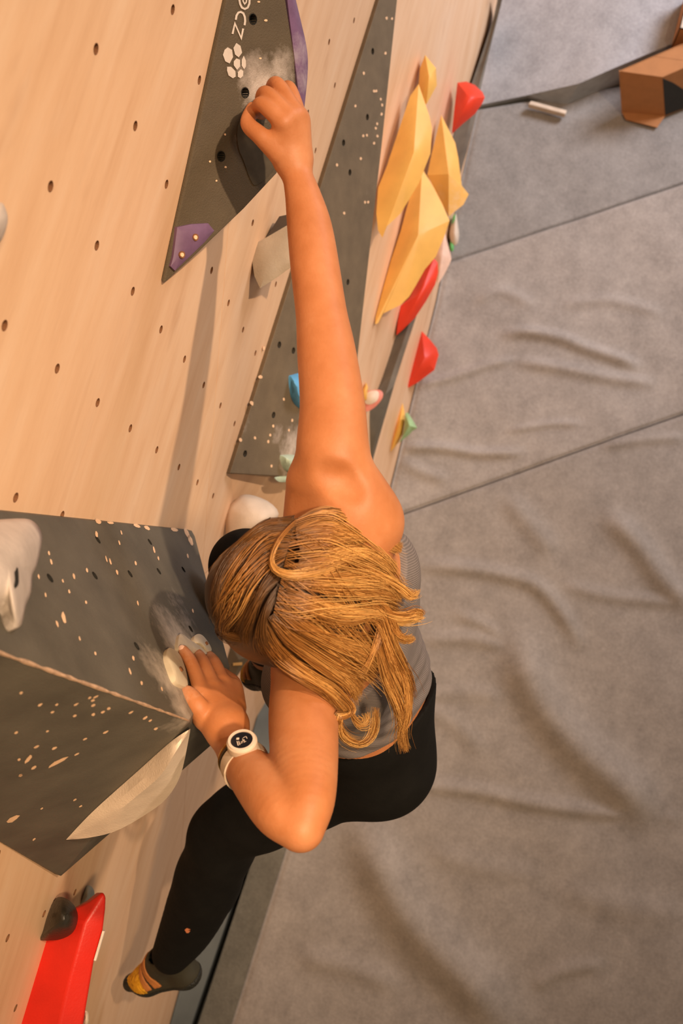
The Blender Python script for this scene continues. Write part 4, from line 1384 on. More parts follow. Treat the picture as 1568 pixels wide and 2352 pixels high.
def sd_body(P):
    d = smin(sd_trunk(P), group_d(head_g, .022, P), .02)
    for c_ in dents:
        if np.any(c_['lo'] - .05 > bounds(P)[1]) or np.any(c_['hi'] + .05 < bounds(P)[0]): continue
        d = -smin(-d, prim_d(c_, P), c_['k'])
    f = group_d(lfor_g, .020, P)
    d = smin(d, f, .007)
    hr = group_d(rh_palm, .014, P)
    d = smin(d, hr, .018)
    for fg in RFC:
        d = smin(d, group_d(fg, .006, P), .0045)
    hl = group_d(lh_palm, .014, P)
    d = smin(d, hl, .018)
    for fg in LFC:
        d = smin(d, group_d(fg, .006, P), .0045)
    d = smin(d, group_d(leg_l, .04, P), .04)
    d = smin(d, group_d(leg_r, .04, P), .04)
    return d


allp = torso_g + head_g + rarm_g + larm_g + lfor_g + rh_palm + lh_palm + leg_l + leg_r + sum([chain(f) for f in RF + LF + [RTH, LTH]], [])
blo = np.min([p['lo'] for p in allp], axis=0) - .03
bhi = np.max([p['hi'] for p in allp], axis=0) + .03


def skin_mat():
    m, N, L, B = new_mat('warm_skin')
    v = coords(N, L)
    r = ramp(N, [(0.32, (0.40, 0.140, 0.046)), (0.52, (0.46, 0.172, 0.064)), (0.72, (0.52, 0.215, 0.092))])
    L.new(noise(N, L, v, 14, 5, 0.6), r.inputs[0])
    # chalk dust on the fingertips
    sp = [(W(*LF[1][3][:3]), .045, .55), (W(*LF[0][3][:3]), .035, .6), (W(*LF[2][2][:3]), .04, .5), (W(*LF[3][2][:3]), .035, .6), (W(632, 188, 1.49), .012, .8)]
    c = mixc(N, L, math_n(N, L, 'MULTIPLY', chalk_mask(N, L, sp), .55), r.outputs[0], (0.74, 0.56, 0.45))
    L.new(c, B.inputs['Base Color'])
    B.inputs['Roughness'].default_value = 0.52
    B.inputs['Specular IOR Level'].default_value = 0.35
    B.inputs['Subsurface Weight'].default_value = 0.12
    B.inputs['Subsurface Radius'].default_value = (0.012, 0.004, 0.002)
    B.inputs['Subsurface Scale'].default_value = 0.5
    b = N.new('ShaderNodeBump')
    b.inputs['Strength'].default_value = 0.25
    b.inputs['Distance'].default_value = 0.0012
    L.new(noise(N, L, v, 260, 4, 0.6), b.inputs['Height'])
    L.new(b.outputs[0], B.inputs['Normal'])
    return m


SKIN = skin_mat()
V, F = surface_nets(sd_body, blo, bhi, 0.0027)
person = np_mesh('person', V, F, SKIN, label='climber in grey tank top and black leggings, arm outstretched, seen from above', cat='person')

# ------------------------------------------------------------------ clothing
def knit_mat(name, c0, c1, ax):
    m, N, L, B = new_mat(name)
    tc = N.new('ShaderNodeTexCoord')
    dt = N.new('ShaderNodeVectorMath'); dt.operation = 'DOT_PRODUCT'
    L.new(tc.outputs['Object'], dt.inputs[0]); dt.inputs[1].default_value = tuple(float(c) for c in ax)
    w = math_n(N, L, 'SINE', math_n(N, L, 'MULTIPLY', dt.outputs['Value'], 2 * math.pi / 0.0030))
    f = math_n(N, L, 'ADD', math_n(N, L, 'MULTIPLY', w, 0.32), 0.5)
    f = math_n(N, L, 'ADD', f, math_n(N, L, 'MULTIPLY', math_n(N, L, 'SUBTRACT', noise(N, L, tc.outputs['Object'], 60, 4), 0.5), 0.5))
    r = ramp(N, [(0.15, c0), (0.85, c1)])
    L.new(f, r.inputs[0])
    L.new(r.outputs[0], B.inputs['Base Color'])
    B.inputs['Roughness'].default_value = 0.9
    b = N.new('ShaderNodeBump'); b.inputs['Strength'].default_value = 0.4; b.inputs['Distance'].default_value = 0.001
    L.new(w, b.inputs['Height']); L.new(b.outputs[0], B.inputs['Normal'])
    return m


MT['tank'] = knit_mat('ribbed_grey_jersey', (0.120, 0.098, 0.090), (0.205, 0.168, 0.155), nv(lat + 0.15 * back))
MT['legging'] = plain('black_stretch_fabric', (0.0050, 0.0044, 0.0036), 0.85, 0.25, 25, 0.3, 150, spec=0.15)

tank_core = torso_g
def surf_pt(fn, x, y, d0, d1):
    ds = np.linspace(d0, d1, 900)
    v = fn(np.array([W(x, y, q) for q in ds]))
    k = np.nonzero(v < 0)[0]
    return W(x, y, ds[k[0]] if len(k) else d1)


hq = [surf_pt(lambda P: group_d(torso_g, .06, P), x, y, 1.45, 2.1) for x, y in ((800, 1735), (882, 1708), (940, 1652))]
hem_p = hq[1]
hem_n = nv(np.cross(hq[1] - hq[0], hq[2] - hq[0]))
if hem_n @ spine < 0: hem_n = -hem_n
arm_n = nv(np.cross(W(925, 1222, 1.47) - W(815, 1182, 1.385), nv(np.array([.1, .1, 1.0]))))
if arm_n @ lat < 0: arm_n = -arm_n
arm_p = W(815, 1182, 1.385) + lat * .012
pit_h = mid(.80) @ spine
strap_l = J['lsh'] + lat * .030


def sd_tank(P):
    d = sd_trunk(P)
    q = P @ spine
    d0 = d - 0.007 + 0.0016 * np.sin(120 * (P @ lat) + 45 * q) * np.clip((mid(.66) @ spine - q) / .1, 0, 1)
    hem = (hem_p - P) @ hem_n
    top = (P - (J['neck'] + spine * .022)) @ nv(spine + .1 * back)
    side = np.maximum((P - arm_p) @ arm_n, -(P - strap_l) @ nv(lat - .10 * spine))
    sel = np.maximum(np.maximum(hem, top), np.minimum(side, q - pit_h))
    return np.maximum(np.maximum(d0, -(d + 0.004)), sel)


ta = np.array([p['lo'] for p in tank_core]).min(0) - .03
tb = np.array([p['hi'] for p in tank_core]).max(0) + .03
V, F = surface_nets(sd_tank, ta, tb, 0.003)
np_mesh('tank_top', V, F, MT['tank'], person, label='ribbed grey tank top')

lg_l = [cap(J['lhip'] + back * .01, J['lknee'], .097, .070)] + chain([(600, 1860, 2.10, .074), (524, 1908, 2.15, .074), (478, 2020, 2.235, .076), (432, 2125, 2.31, .064), (394, 2190, 2.345, .046)])
lg_r = [cap(J['rhip'] + back * .01, J['rknee'], .097, .064), cap(J['rknee'], J['rank'] * .55 + J['rknee'] * .45, .062, .060), cap(J['rank'] * .55 + J['rknee'] * .45, J['rank'] * .93 + J['rknee'] * .07, .060, .042)]
lg_h = [cap(J['rhip'] + back * .028 + lat * .005, J['lhip'] + back * .028 - lat * .005, .104, .104), cap(mid(.20) + lat * .058, mid(.20) - lat * .058, .094, .094)]
lk = J['lknee']
lax = nv(J['lank'] - J['lknee'])


def sd_leg(P):
    d = smin(smin(group_d(lg_h, .06, P), group_d(lg_l, .03, P), .05), group_d(lg_r, .03, P), .05)
    t = (P - lk) @ lax
    d = d + 0.0035 * np.sin(70 * t + 25 * (P @ lat)) * np.clip(1 - np.abs(t - .05) / .25, 0, 1)
    d = d + 0.003 * np.sin(60 * (P @ spine) + 30 * (P @ lat)) * np.exp(-((P - J['lhip'] * .6 - lk * .4) ** 2).sum(1) / .01)
    waist = (P - hem_p) @ hem_n + .009 + .010 * np.clip((P - hq[0]) @ nv(hq[2] - hq[0]) / .1, 0, 1)
    waist = np.minimum(waist, .21 - np.sqrt(((P - mid(.30)) ** 2).sum(1)))
    return np.maximum(np.maximum(d, waist), -(d + .012))


la = np.array([p['lo'] for p in lg_l + lg_r + lg_h]).min(0) - .03
lb = np.array([p['hi'] for p in lg_l + lg_r + lg_h]).max(0) + .03
V, F = surface_nets(sd_leg, la, lb, 0.0045)
leggings = np_mesh('leggings', V, F, MT['legging'], person, label='black stretch leggings')


def decal_on(name, pts, d, mat, parent, thick=.002):
    n = len(pts)
    V = [W(x, y, d) for x, y in pts] + [W(x, y, d + thick) for x, y in pts]
    return mesh_obj(name, V, [tuple(range(n))] + [(i, (i + 1) % n, (i + 1) % n + n, i + n) for i in range(n)], mat, parent)


def surf_depth(fn, x, y, d0, d1):
    ds = np.linspace(d0, d1, 600)
    v = fn(np.array([W(x, y, q) for q in ds]))
    k = np.nonzero(v < 0)[0]
    return ds[k[0]] if len(k) else d1


dl_ = surf_depth(sd_leg, 433, 2135, 1.9, 2.5)
decal_on('brand_patch', [(424, 2136), (428, 2132), (443, 2129), (440, 2134), (431, 2137), (437, 2138), (433, 2143), (428, 2143)], dl_ - .002, plain('orange_red_print', (0.42, 0.13, 0.045), .6), leggings)
# white care tag at the waistband
dt_ = surf_depth(sd_leg, 946, 1620, 1.5, 2.2)
decal_on('care_tag', [(948, 1575), (952, 1572), (947, 1610), (941, 1622), (934, 1616), (938, 1606)], dt_ - .006, MT['highlight_tag'], leggings)

# ------------------------------------------------------------------ climbing shoes
MT['rubber'] = plain('black_shoe_rubber', (0.016, 0.016, 0.012), 0.55, .3, 60, .3)
MT['shoe_yellow'] = plain('yellow_shoe_leather', (0.62, 0.30, 0.012), 0.6)
MT['shoe_orange'] = plain('tan_shoe_strap', (0.42, 0.15, 0.035), 0.65)
MT['shoe_olive'] = plain('olive_shoe_heel', (0.030, 0.026, 0.014), 0.7)


def make_shoe(ank, toe, heel, name_mid, lab):
    fwd = nv(toe - heel)
    upv = nv((ank - (toe + heel) / 2) - fwd * ((ank - (toe + heel) / 2) @ fwd))
    sd_ = np.cross(fwd, upv)
    ball = heel + (toe - heel) * .68 + upv * .004
    g_ = [cap(heel, ball, .031, .036, (upv, 1.15)), cap(ball, toe, .036, .021, (upv, 1.2)), cap(heel, ank + (heel - ank) * .25, .031, .034), cap(ank + (toe - ank) * .08, ball, .037, .028)]
    S = lambda P: group_d(g_, .02, P)
    lo = np.array([p['lo'] for p in g_]).min(0) - .02
    hi = np.array([p['hi'] for p in g_]).max(0) + .02
    topcut = lambda P: (P - (ank - upv * .002)) @ upv
    hgt = lambda P: (P - heel) @ upv
    fw = lambda P: (P - heel) @ fwd
    Lf = np.linalg.norm(toe - heel)
    V, F = surface_nets(lambda P: np.maximum(np.maximum(S(P), topcut(P)), -(S(P) + .006)), lo, hi, .003)
    sh = np_mesh(name_mid, V, F, MT['shoe_olive'], person, label=lab)
    V, F = surface_nets(lambda P: np.maximum(np.maximum(S(P) - .0022, -(S(P) + .001)), hgt(P) - (-.002 + .022 * np.clip((fw(P) / Lf - .6) / .4, 0, 1))), lo, hi, .0028)
    np_mesh('rubber_rand', V, F, MT['rubber'], sh)
    V, F = surface_nets(lambda P: np.maximum(np.maximum(S(P) - .0018, -(S(P) + .001)), np.maximum(-(hgt(P) - .002 - .008 * np.clip((fw(P) / Lf - .6) / .4, 0, 1)), np.maximum(Lf * .58 - fw(P), fw(P) - Lf * 1.02))), lo, hi, .0028)
    np_mesh('toe_patch', V, F, MT['shoe_yellow'], sh)
    for a_, b_ in ((.30, .42), (.46, .56)):
        V, F = surface_nets(lambda P: np.maximum(np.maximum(S(P) - .0034, -(S(P) + .001)), np.maximum(-(hgt(P) - .010), np.maximum(Lf * a_ - fw(P) + .25 * hgt(P), fw(P) - .25 * hgt(P) - Lf * b_))), lo, hi, .0028)
        if len(V): np_mesh('strap', V, F, MT['shoe_orange'], sh)
    return sh


make_shoe(J['lank'] + nv(J['lank'] - J['lknee']) * .035, ltoe, lheel, 'climbing_shoe', 'yellow and black climbing shoe on the wall')
make_shoe(J['rank'] + nv(J['rank'] - J['rknee']) * .03, rtoe, rheel, 'climbing_shoe', 'climbing shoe hidden below the shoulder')

# ------------------------------------------------------------------ watch and bracelet
wax = nv(W(562, 1755, 1.345) - W(520, 1672, 1.43))
wc = W(566, 1761, 1.338)
wn = W(552, 1706, 1.338) - wc
wn = nv(wn - wax * (wn @ wax))
wu = nv(np.cross(wax, wn))
dial_n = nv(wn + 0.35 * nv(CAM_P - wc))
MT['strap'] = plain('cream_silicone', (0.52, 0.40, 0.29), .55, .06)
MT['bezel'] = plain('ivory_bezel', (0.66, 0.52, 0.42), .4, .05)
MT['screen'] = plain('watch_glass', (0.012, 0.012, 0.016), .15, .1)
MT['gold'] = plain('gold_chain', (0.65, 0.40, 0.08), .3, .1, metal=.9)
watch = empty('watch', wc)
watch.parent = person
tag(watch, label='cream sports watch with a round dark face')


def band(name, c, ax, u, n, ru, rn, half, th, mat, parent, seg=48, a0=0, a1=360):
    V, F = [], []
    m = seg
    for i in range(m):
        t = math.radians(a0 + (a1 - a0) * i / (m - (0 if a1 - a0 == 360 else 1)))
        for s, e in ((-1, 0), (1, 0), (1, 1), (-1, 1)):
            V.append(c + ax * half * s + u * math.cos(t) * (ru + th * e) + n * math.sin(t) * (rn + th * e))
    for i in range(m if a1 - a0 == 360 else m - 1):
        k = (i + 1) % m
        F += [(4 * i + j, 4 * i + (j + 1) % 4, 4 * k + (j + 1) % 4, 4 * k + j) for j in range(4)]
    return mesh_obj(name, V, F, mat, parent, smooth=.7)


band('strap', wc, wax, wu, wn, .0312, .0312, .0100, .0026, MT['strap'], watch)
dc = wc + wn * .0345
caseV, caseF = cyl_data(dc + dial_n * .003, dial_n, .0205, .006, 40)
bevel(mesh_obj('case', caseV, caseF, MT['strap'], watch, smooth=.6), .0015, 2)
ro, ri = .0192, .0148
V, F = [], []
a_, b_, _ = frame_of(dial_n)
for i in range(48):
    t = 2 * math.pi * i / 48
    rad = a_ * math.cos(t) + b_ * math.sin(t)
    V += [dc + rad * ro + dial_n * .008, dc + rad * (ro - .001) + dial_n * .0112, dc + rad * ri + dial_n * .0112, dc + rad * ri + dial_n * .009]
for i in range(48):
    k = (i + 1) % 48
    F += [(4 * i + j, 4 * i + j + 1, 4 * k + j + 1, 4 * k + j) for j in range(3)]
mesh_obj('bezel', V, F, MT['bezel'], watch, smooth=.6)
V, F = cyl_data(dc + dial_n * .0085, dial_n, ri, .0012, 40)
mesh_obj('screen', V, F, MT['screen'], watch)
# pale display marks, as small bars
su = nv(CAM_R.T @ np.array([1.0, 0, 0])); su = nv(su - dial_n * (su @ dial_n)); sv = np.cross(dial_n, su)
bars = [(-.0055, .0030, .0018, .0018, 0), (-.0050, -.005, .0006, .004, .3), (-.0028, -.0045, .0005, .0035, .3), (.001, -.002, .0022, .0005, .5), (.0015, .0005, .0004, .0022, .3), (.0035, -.0005, .0004, .0022, .3), (.0045, -.003, .0018, .0004, .5), (.003, .005, .0022, .0004, .6), (.0062, .0045, .0004, .0022, .4), (.0002, -.0048, .0018, .0004, .5)]
parts = []
for x, y, hw, hh, an in bars:
    c_, s_ = math.cos(an), math.sin(an)
    q = [dc + dial_n * .0100 + su * (x + u_ * hw * c_ - v_ * hh * s_) + sv * (y + u_ * hw * s_ + v_ * hh * c_) for u_, v_ in ((-1, -1), (1, -1), (1, 1), (-1, 1))]
    parts.append((q, [(0, 1, 2, 3)]))
V, F = merge(parts)
mesh_obj('display_marks', V, F, MT['bezel'], watch, kind='stuff')
V, F = cyl_data(wc - wu * .0345 - wn * .004, nv(-wu), .0035, .0025, 14)
mesh_obj('buckle', V, F, MT['steel'], watch)
# bracelet just above the watch
bc = W(552, 1740, 1.367)
br = band('bracelet', bc, nv(wax + .22 * wu), wu, wn, .0300, .0300, .0012, .0018, MT['gold'], person)
br['label'] = 'thin gold bracelet'
br2 = band('cord_bracelet', W(556, 1746, 1.358), nv(wax + .15 * wu), wu, wn, .0302, .0302, .0030, .0018, plain('dark_cord', (.06, .045, .02), .8), person)

# fingernails of the watch hand
for fg, sc_ in ((LF[1], 1.0), (LF[0], .95)):
    tip, prv = W(*fg[3][:3]), W(*fg[2][:3])
    ax_ = nv(tip - prv)
    up_ = nv(CAM_P - tip); up_ = nv(up_ - ax_ * (up_ @ ax_))
    sd2 = np.cross(ax_, up_)
    V, F = [], []
    c_ = tip + up_ * .0066 * sc_ + ax_ * .001
    for i in range(6):
        for j in range(7):
            u_, v_ = (i / 5 - .5) * 2, (j / 6 - .5) * 2
            V.append(c_ + ax_ * u_ * .0052 * sc_ + sd2 * v_ * .0048 * sc_ * (1 - .25 * u_ * u_) + up_ * (.0018 - .0022 * v_ * v_ - .001 * u_ * u_))
    for i in range(5):
        for j in range(6): F.append((7 * i + j, 7 * i + 7 + j, 7 * i + 8 + j, 7 * i + j + 1))
    mesh_obj('fingernail', V, F, plain('nail', (.78, .50, .38), .35), person, smooth=3.2)

# ------------------------------------------------------------------ hair
HD = np.array([(655, 1340, 1.255), (560, 1360, 1.275), (505, 1385, 1.325), (492, 1440, 1.36), (530, 1500, 1.37), (640, 1245, 1.275), (560, 1250, 1.305), (500, 1320, 1.33), (700, 1180, 1.325), (640, 1195, 1.32), (640, 1470, 1.285),
               (600, 1530, 1.345), (750, 1350, 1.275), (830, 1330, 1.325), (900, 1300, 1.375), (950, 1400, 1.415), (800, 1450, 1.32), (880, 1500, 1.385), (940, 1500, 1.435), (720, 1540, 1.32), (780, 1580, 1.35), (860, 1620, 1.42), (930, 1700, 1.52), (935, 1600, 1.47),
               (820, 1700, 1.40), (780, 1640, 1.35), (800, 1200, 1.345), (870, 1225, 1.385), (720, 1430, 1.285), (650, 1600, 1.33), (760, 1250, 1.295), (700, 1280, 1.265), (850, 1720, 1.47)], float)
_n = len(HD)
_r = np.sqrt(((HD[:, None, :2] - HD[None, :, :2]) ** 2).sum(-1)) / 300.0
_A = np.block([[_r + np.eye(_n) * 0.02, np.c_[np.ones(_n), HD[:, :2] / 300]], [np.c_[np.ones(_n), HD[:, :2] / 300].T, np.zeros((3, 3))]])
_w = np.linalg.solve(_A, np.r_[HD[:, 2], 0, 0, 0])


def hair_depth(xy):
    xy = np.asarray(xy, float)
    r = np.sqrt(((xy[:, None] - HD[None, :, :2]) ** 2).sum(-1)) / 300.0
    d = r @ _w[:_n] + _w[_n] + xy @ _w[_n + 1:] / 300
    rd = np.stack([(xy[:, 0] - 784) / FPX, -(xy[:, 1] - 1176) / FPX, -np.ones(len(xy))], 1) @ CAM_R
    for c, rr in ((hp(-.004, 0, .020), (.103, .086, .094)), (hp(-.045, 0, -.03), (.061, .077, .078))):
        o_ = ((CAM_P - c) @ HAX.T) / np.array(rr)
        v_ = (rd @ HAX.T) / np.array(rr)
        A_, B_, C_ = (v_ * v_).sum(1), v_ @ o_, o_ @ o_ - 1
        disc = B_ * B_ - A_ * C_
        t_ = np.where(disc > 0, (-B_ - np.sqrt(np.maximum(disc, 0))) / A_, 9)
        d = np.minimum(d, t_)
    return d


# solid under-layer hugging the skull
def sd_haircap(P):
    d = group_d([ell(hp(-.004, 0, .020), HAX, (.100, .083, .091)), ell(hp(-.045, 0, -.03), HAX, (.058, .074, .075)),
                 ell(hp(.012, .062, -.035), HAX, (.055, .030, .075)), ell(hp(.012, -.062, -.035), HAX, (.055, .030, .075))], .04, P)
    face = (P - hp(.050, 0, .0)) @ nv(h_f - .55 * h_up)
    return np.maximum(d, face)


V, F = surface_nets(sd_haircap, HC - .16, HC + .16, .004)


def hair_mat(name, attr=True):
    m, N, L, B = new_mat(name)
    if attr:
        at = N.new('ShaderNodeAttribute')
        at.attribute_name = 'tint'
        L.new(at.outputs['Color'], B.inputs['Base Color'])
    else:
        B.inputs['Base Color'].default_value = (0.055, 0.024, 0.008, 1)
    B.inputs['Roughness'].default_value = 0.42
    B.inputs['Specular IOR Level'].default_value = 0.45
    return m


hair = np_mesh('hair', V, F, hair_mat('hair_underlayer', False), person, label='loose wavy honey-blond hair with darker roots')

zh = lambda L_: [(400 + x * .39541, 1120 + y * .39541) for x, y in L_]
# families of locks: two bounding guide lines, strand count, lift range (m), root darkness, tip brightness
FAM = [
    # crown to the right, upper back
    ([(720, 175), (800, 130), (880, 108), (960, 120), (1040, 165), (1120, 215), (1200, 262)], [(700, 260), (800, 215), (900, 190), (1000, 200), (1090, 235), (1180, 275), (1270, 320)], 420, 0, .25, .95),
    ([(700, 250), (800, 215), (900, 190), (1010, 215), (1110, 260), (1220, 300), (1320, 345)], [(740, 400), (830, 370), (930, 345), (1040, 320), (1140, 315), (1240, 335), (1320, 380)], 480, .004, .15, 1.0),
    ([(735, 395), (820, 375), (930, 345), (1040, 330), (1130, 350), (1220, 400), (1300, 450)], [(700, 500), (800, 500), (900, 480), (1010, 440), (1100, 420), (1190, 450), (1280, 520)], 460, .006, .15, 1.0),
    ([(690, 500), (790, 510), (900, 500), (1020, 480), (1130, 480), (1240, 520), (1350, 590)], [(660, 570), (760, 590), (880, 610), (1000, 630), (1110, 640), (1220, 640), (1320, 650)], 460, .004, .15, 1.0),
    ([(650, 580), (750, 610), (870, 650), (990, 680), (1100, 700), (1210, 720), (1300, 770)], [(630, 660), (740, 720), (860, 770), (980, 810), (1080, 800), (1170, 770), (1230, 780)], 460, .006, .12, 1.0),
    ([(620, 660), (720, 740), (830, 800), (950, 850), (1060, 880), (1150, 900), (1220, 960)], [(590, 730), (690, 830), (800, 900), (920, 960), (1030, 1000), (1100, 1040), (1150, 1100)], 460, .003, .10, .8),
    ([(580, 730), (680, 840), (790, 910), (900, 970), (1000, 1020), (1070, 1060), (1110, 1110)], [(540, 760), (630, 900), (740, 990), (850, 1070), (950, 1140), (1020, 1210), (1050, 1280)], 460, .006, .10, .95),
    ([(540, 770), (610, 900), (710, 1000), (820, 1080), (920, 1150), (990, 1230), (1030, 1300)], [(490, 880), (560, 1000), (650, 1080), (760, 1140), (870, 1200), (955, 1265), (1010, 1320)], 460, .003, .08, .8),
    # front hair sweeping to the left over the forehead, head's shade put into darker tint
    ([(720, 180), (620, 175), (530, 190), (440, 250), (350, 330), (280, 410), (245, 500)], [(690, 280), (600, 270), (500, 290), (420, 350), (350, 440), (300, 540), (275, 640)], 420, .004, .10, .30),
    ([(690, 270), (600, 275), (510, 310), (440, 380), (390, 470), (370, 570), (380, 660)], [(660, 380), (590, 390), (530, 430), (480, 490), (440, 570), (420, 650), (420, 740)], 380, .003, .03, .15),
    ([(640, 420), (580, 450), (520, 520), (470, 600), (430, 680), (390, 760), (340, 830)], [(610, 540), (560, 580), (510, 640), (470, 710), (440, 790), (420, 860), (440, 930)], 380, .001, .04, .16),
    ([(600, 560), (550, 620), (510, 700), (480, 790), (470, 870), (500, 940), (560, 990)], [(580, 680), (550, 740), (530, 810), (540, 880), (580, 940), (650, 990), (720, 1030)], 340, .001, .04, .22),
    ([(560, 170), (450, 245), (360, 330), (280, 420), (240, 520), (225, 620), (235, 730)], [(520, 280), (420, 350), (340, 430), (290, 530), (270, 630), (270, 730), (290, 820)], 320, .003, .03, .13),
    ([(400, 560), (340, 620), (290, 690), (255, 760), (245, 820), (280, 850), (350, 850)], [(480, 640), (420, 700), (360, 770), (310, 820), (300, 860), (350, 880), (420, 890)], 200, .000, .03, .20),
    # bright C-shaped lock from the parting
    ([(705, 185), (620, 260), (570, 350), (555, 430), (590, 490), (690, 518), (830, 505), (980, 450), (1100, 360)], [(715, 200), (640, 280), (590, 360), (575, 430), (610, 480), (700, 505), (830, 490), (960, 440), (1080, 350)], 160, .012, .35, 1.15),
    # loose ends at the right
    ([(1080, 420), (1180, 470), (1270, 520), (1350, 580), (1390, 610), (1420, 600), (1422, 580)], [(1050, 480), (1150, 520), (1240, 560), (1310, 600), (1360, 640), (1390, 640), (1410, 625)], 130, .004, .6, 1.05),
    ([(1080, 640), (1180, 680), (1270, 710), (1340, 715), (1400, 700), (1430, 720), (1440, 750)], [(1100, 720), (1190, 760), (1270, 790), (1340, 800), (1400, 790), (1435, 765), (1445, 745)], 150, .003, .6, 1.05),
    ([(1180, 640), (1250, 680), (1290, 760), (1310, 830), (1340, 870), (1380, 880), (1405, 870)], [(1160, 720), (1220, 780), (1260, 840), (1300, 880), (1330, 890), (1360, 885), (1385, 870)], 150, .002, .5, .95),
    ([(760, 300), (880, 290), (1000, 300), (1100, 340), (1190, 400), (1270, 470), (1330, 560)], [(720, 520), (840, 560), (960, 590), (1080, 610), (1170, 640), (1240, 700), (1290, 780)], 420, -.002, .10, .55),
    ([(640, 600), (760, 680), (880, 740), (1000, 790), (1100, 830), (1190, 880), (1260, 960)], [(520, 820), (620, 930), (740, 1010), (860, 1090), (960, 1150), (1060, 1160), (1150, 1120)], 420, -.003, .08, .45),
    ([(700, 160), (590, 180), (480, 230), (390, 300), (310, 380), (260, 470), (235, 580)], [(560, 600), (480, 660), (410, 730), (350, 780), (300, 800), (270, 780), (255, 740)], 420, -.002, .02, .10),  # front fill strands, shaded side of the head put into their tint
    ([(700, 180), (820, 120), (940, 110), (1060, 180), (1180, 260), (1290, 350), (1380, 470)], [(560, 800), (660, 930), (780, 1020), (900, 1110), (1020, 1180), (1130, 1230), (1230, 1320)], 90, .010, .4, 1.1),
    ([(690, 250), (560, 200), (440, 260), (340, 350), (270, 450), (230, 560), (225, 680)], [(640, 420), (560, 480), (490, 560), (430, 650), (380, 740), (330, 800), (300, 840)], 60, .008, .3, .7),
    # long locks falling down the back
    ([(1150, 640), (1230, 700), (1260, 800), (1290, 900), (1340, 1010), (1380, 1100), (1390, 1200)], [(1120, 760), (1180, 830), (1210, 920), (1240, 1020), (1290, 1120), (1340, 1220), (1350, 1300)], 420, .003, .35, .95),
    ([(1150, 860), (1170, 960), (1190, 1060), (1220, 1160), (1270, 1270), (1310, 1370), (1340, 1480)], [(1190, 880), (1230, 980), (1270, 1080), (1310, 1180), (1345, 1280), (1340, 1400), (1300, 1500)], 360, .003, .40, 1.0),
    ([(1240, 960), (1290, 1060), (1330, 1160), (1350, 1260), (1345, 1360), (1330, 1440), (1350, 1545)], [(1290, 960), (1340, 1060), (1370, 1160), (1370, 1270), (1350, 1370), (1310, 1430), (1330, 1520)], 220, .002, .5, 1.05),
    ([(1150, 700), (1180, 800), (1170, 880), (1150, 950), (1120, 1020), (1090, 1070), (1050, 1110)], [(1240, 740), (1230, 830), (1200, 910), (1160, 980), (1120, 1050), (1080, 1100), (1040, 1140)], 260, .001, .25, .75),
    # curl hanging beside the upper arm
    ([(900, 1120), (980, 1190), (1040, 1250), (1050, 1300), (1000, 1330), (960, 1330), (975, 1400), (1030, 1460), (1090, 1490)], [(860, 1160), (940, 1230), (1000, 1280), (1010, 1310), (980, 1330), (950, 1350), (960, 1420), (1010, 1480), (1080, 1500)], 150, .003, .3, .95),
    ([(1030, 1290), (990, 1320), (970, 1370), (980, 1430), (1030, 1475), (1090, 1485), (1140, 1440), (1160, 1370), (1165, 1270)], [(1010, 1310), (975, 1340), (955, 1390), (965, 1450), (1020, 1490), (1090, 1497), (1145, 1455), (1170, 1380), (1172, 1280)], 110, .002, .5, 1.05),
    ([(1010, 1300), (950, 1295), (920, 1320), (915, 1350), (922, 1375), (930, 1390), (940, 1400)], [(1000, 1310), (955, 1305), (930, 1325), (922, 1350), (930, 1370), (938, 1385), (948, 1395)], 30, .002, .2, .5),
    ([(1020, 1220), (1030, 1290), (1050, 1340), (1080, 1370), (1110, 1360), (1120, 1330), (1115, 1300)], [(1010, 1240), (1020, 1300), (1045, 1355), (1085, 1385), (1118, 1370), (1128, 1335), (1120, 1310)], 40, .002, .4, 1.0),
]
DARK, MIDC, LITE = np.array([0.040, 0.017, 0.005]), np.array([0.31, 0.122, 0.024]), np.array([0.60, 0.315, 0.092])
NP = 16
SV, SF, STINT = [], [], []
vbase = 0
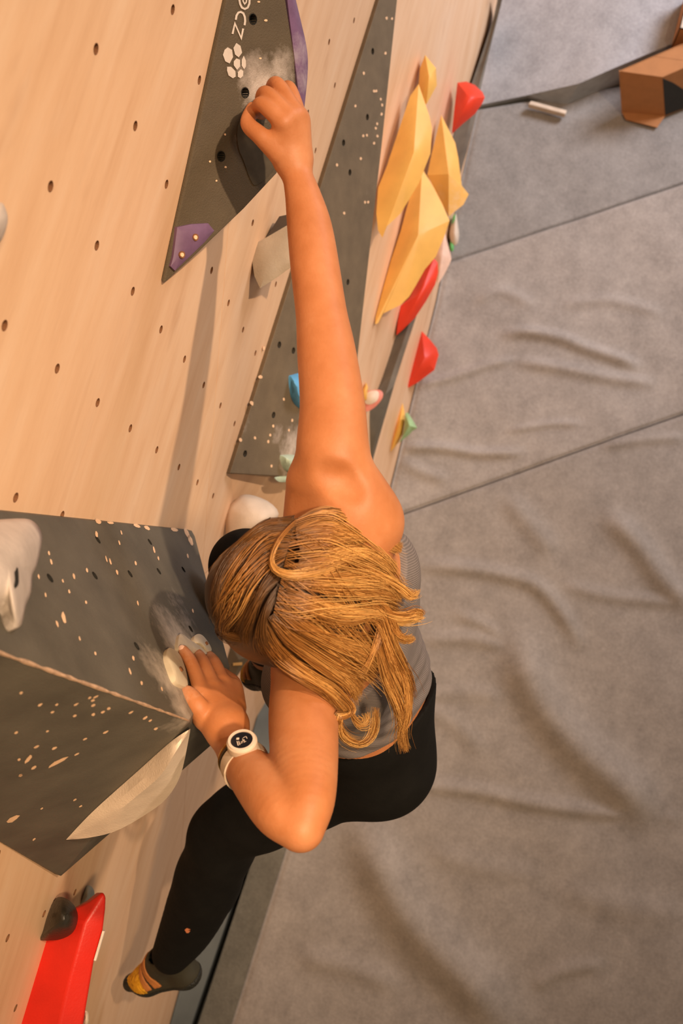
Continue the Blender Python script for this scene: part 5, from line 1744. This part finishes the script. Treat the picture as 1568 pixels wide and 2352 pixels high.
for A_, B_, cnt, lift, rootb, tipb in FAM:
    A2, B2 = catmull(zh(A_), NP, False), catmull(zh(B_), NP, False)
    cnt = int(cnt * 1.5)
    nl = max(4, cnt // 22)
    lock_t = np.sort(RNG.random(nl))
    lock_ph = RNG.random(nl) * 6.28
    lock_l = RNG.uniform(-.002, .010, nl)
    lock_b = RNG.uniform(.35, 1.15, nl)
    for i in range(cnt):
        li = RNG.integers(nl)
        s = np.linspace(0, 1, NP)
        spread = 0.5 / nl ** .5
        t0 = np.clip(RNG.random(), 0, 1)
        tc_ = lock_t[li]
        tt = t0 + (tc_ - t0) * np.clip(.10 + .72 * s, 0, .80)
        xy = A2 + (B2 - A2) * tt[:, None]
        dirv = np.gradient(xy, axis=0)
        nrm_ = np.stack([-dirv[:, 1], dirv[:, 0]], 1)
        nrm_ /= np.linalg.norm(nrm_, axis=1)[:, None] + 1e-9
        amp = 5.0 * s * (1 - .2 * s)
        xy = xy + nrm_ * (amp * np.sin(7.0 * s + lock_ph[li]) + RNG.normal(0, 2.2) * s * 2.0)[:, None]
        if RNG.random() < (.6 if cnt < 140 else .08):
            xy = xy + nrm_ * (RNG.normal(0, 14) * s ** 2)[:, None]
        m_end = 1 - .38 * RNG.random() ** 2.2
        keep = np.linspace(0, m_end, NP) * (NP - 1)
        xy = np.stack([np.interp(keep, np.arange(NP), xy[:, 0]), np.interp(keep, np.arange(NP), xy[:, 1])], 1)
        d = hair_depth(xy) - lift - lock_l[li] * np.sin(np.pi * np.clip(s, .03, 1)) - RNG.uniform(-.003, .005)
        P = CAM_P + d[:, None] * ((np.stack([(xy[:, 0] - 784) / FPX, -(xy[:, 1] - 1176) / FPX, -np.ones(NP)], 1)) @ CAM_R)
        rad = (0.00046 + .00030 * RNG.random()) * np.clip(1.15 - s ** 3, .25, 1)
        T = np.gradient(P, axis=0)
        T /= np.linalg.norm(T, axis=1)[:, None] + 1e-9
        vdir = nv(CAM_P - P[NP // 2])
        Sx = np.cross(T, vdir)
        Sx /= np.linalg.norm(Sx, axis=1)[:, None] + 1e-9
        Nx = np.cross(Sx, T)
        ring = np.stack([P + Sx * rad[:, None], P - Sx * rad[:, None] * .5 + Nx * rad[:, None] * .87, P - Sx * rad[:, None] * .5 - Nx * rad[:, None] * .87], 1)
        SV.append(ring.reshape(-1, 3))
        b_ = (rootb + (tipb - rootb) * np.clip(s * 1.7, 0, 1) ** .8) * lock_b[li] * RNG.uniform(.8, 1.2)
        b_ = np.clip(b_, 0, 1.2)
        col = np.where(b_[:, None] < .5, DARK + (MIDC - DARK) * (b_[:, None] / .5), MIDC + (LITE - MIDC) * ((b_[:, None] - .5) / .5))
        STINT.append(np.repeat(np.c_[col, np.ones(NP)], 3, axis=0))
        k = vbase + np.arange(NP - 1)[:, None] * 3
        f = []
        for j in range(3):
            f.append(np.stack([k[:, 0] + j, k[:, 0] + (j + 1) % 3, k[:, 0] + 3 + (j + 1) % 3, k[:, 0] + 3 + j], 1))
        SF.append(np.concatenate(f))
        vbase += NP * 3
SV = np.concatenate(SV)
SF = np.concatenate(SF)
STINT = np.concatenate(STINT)
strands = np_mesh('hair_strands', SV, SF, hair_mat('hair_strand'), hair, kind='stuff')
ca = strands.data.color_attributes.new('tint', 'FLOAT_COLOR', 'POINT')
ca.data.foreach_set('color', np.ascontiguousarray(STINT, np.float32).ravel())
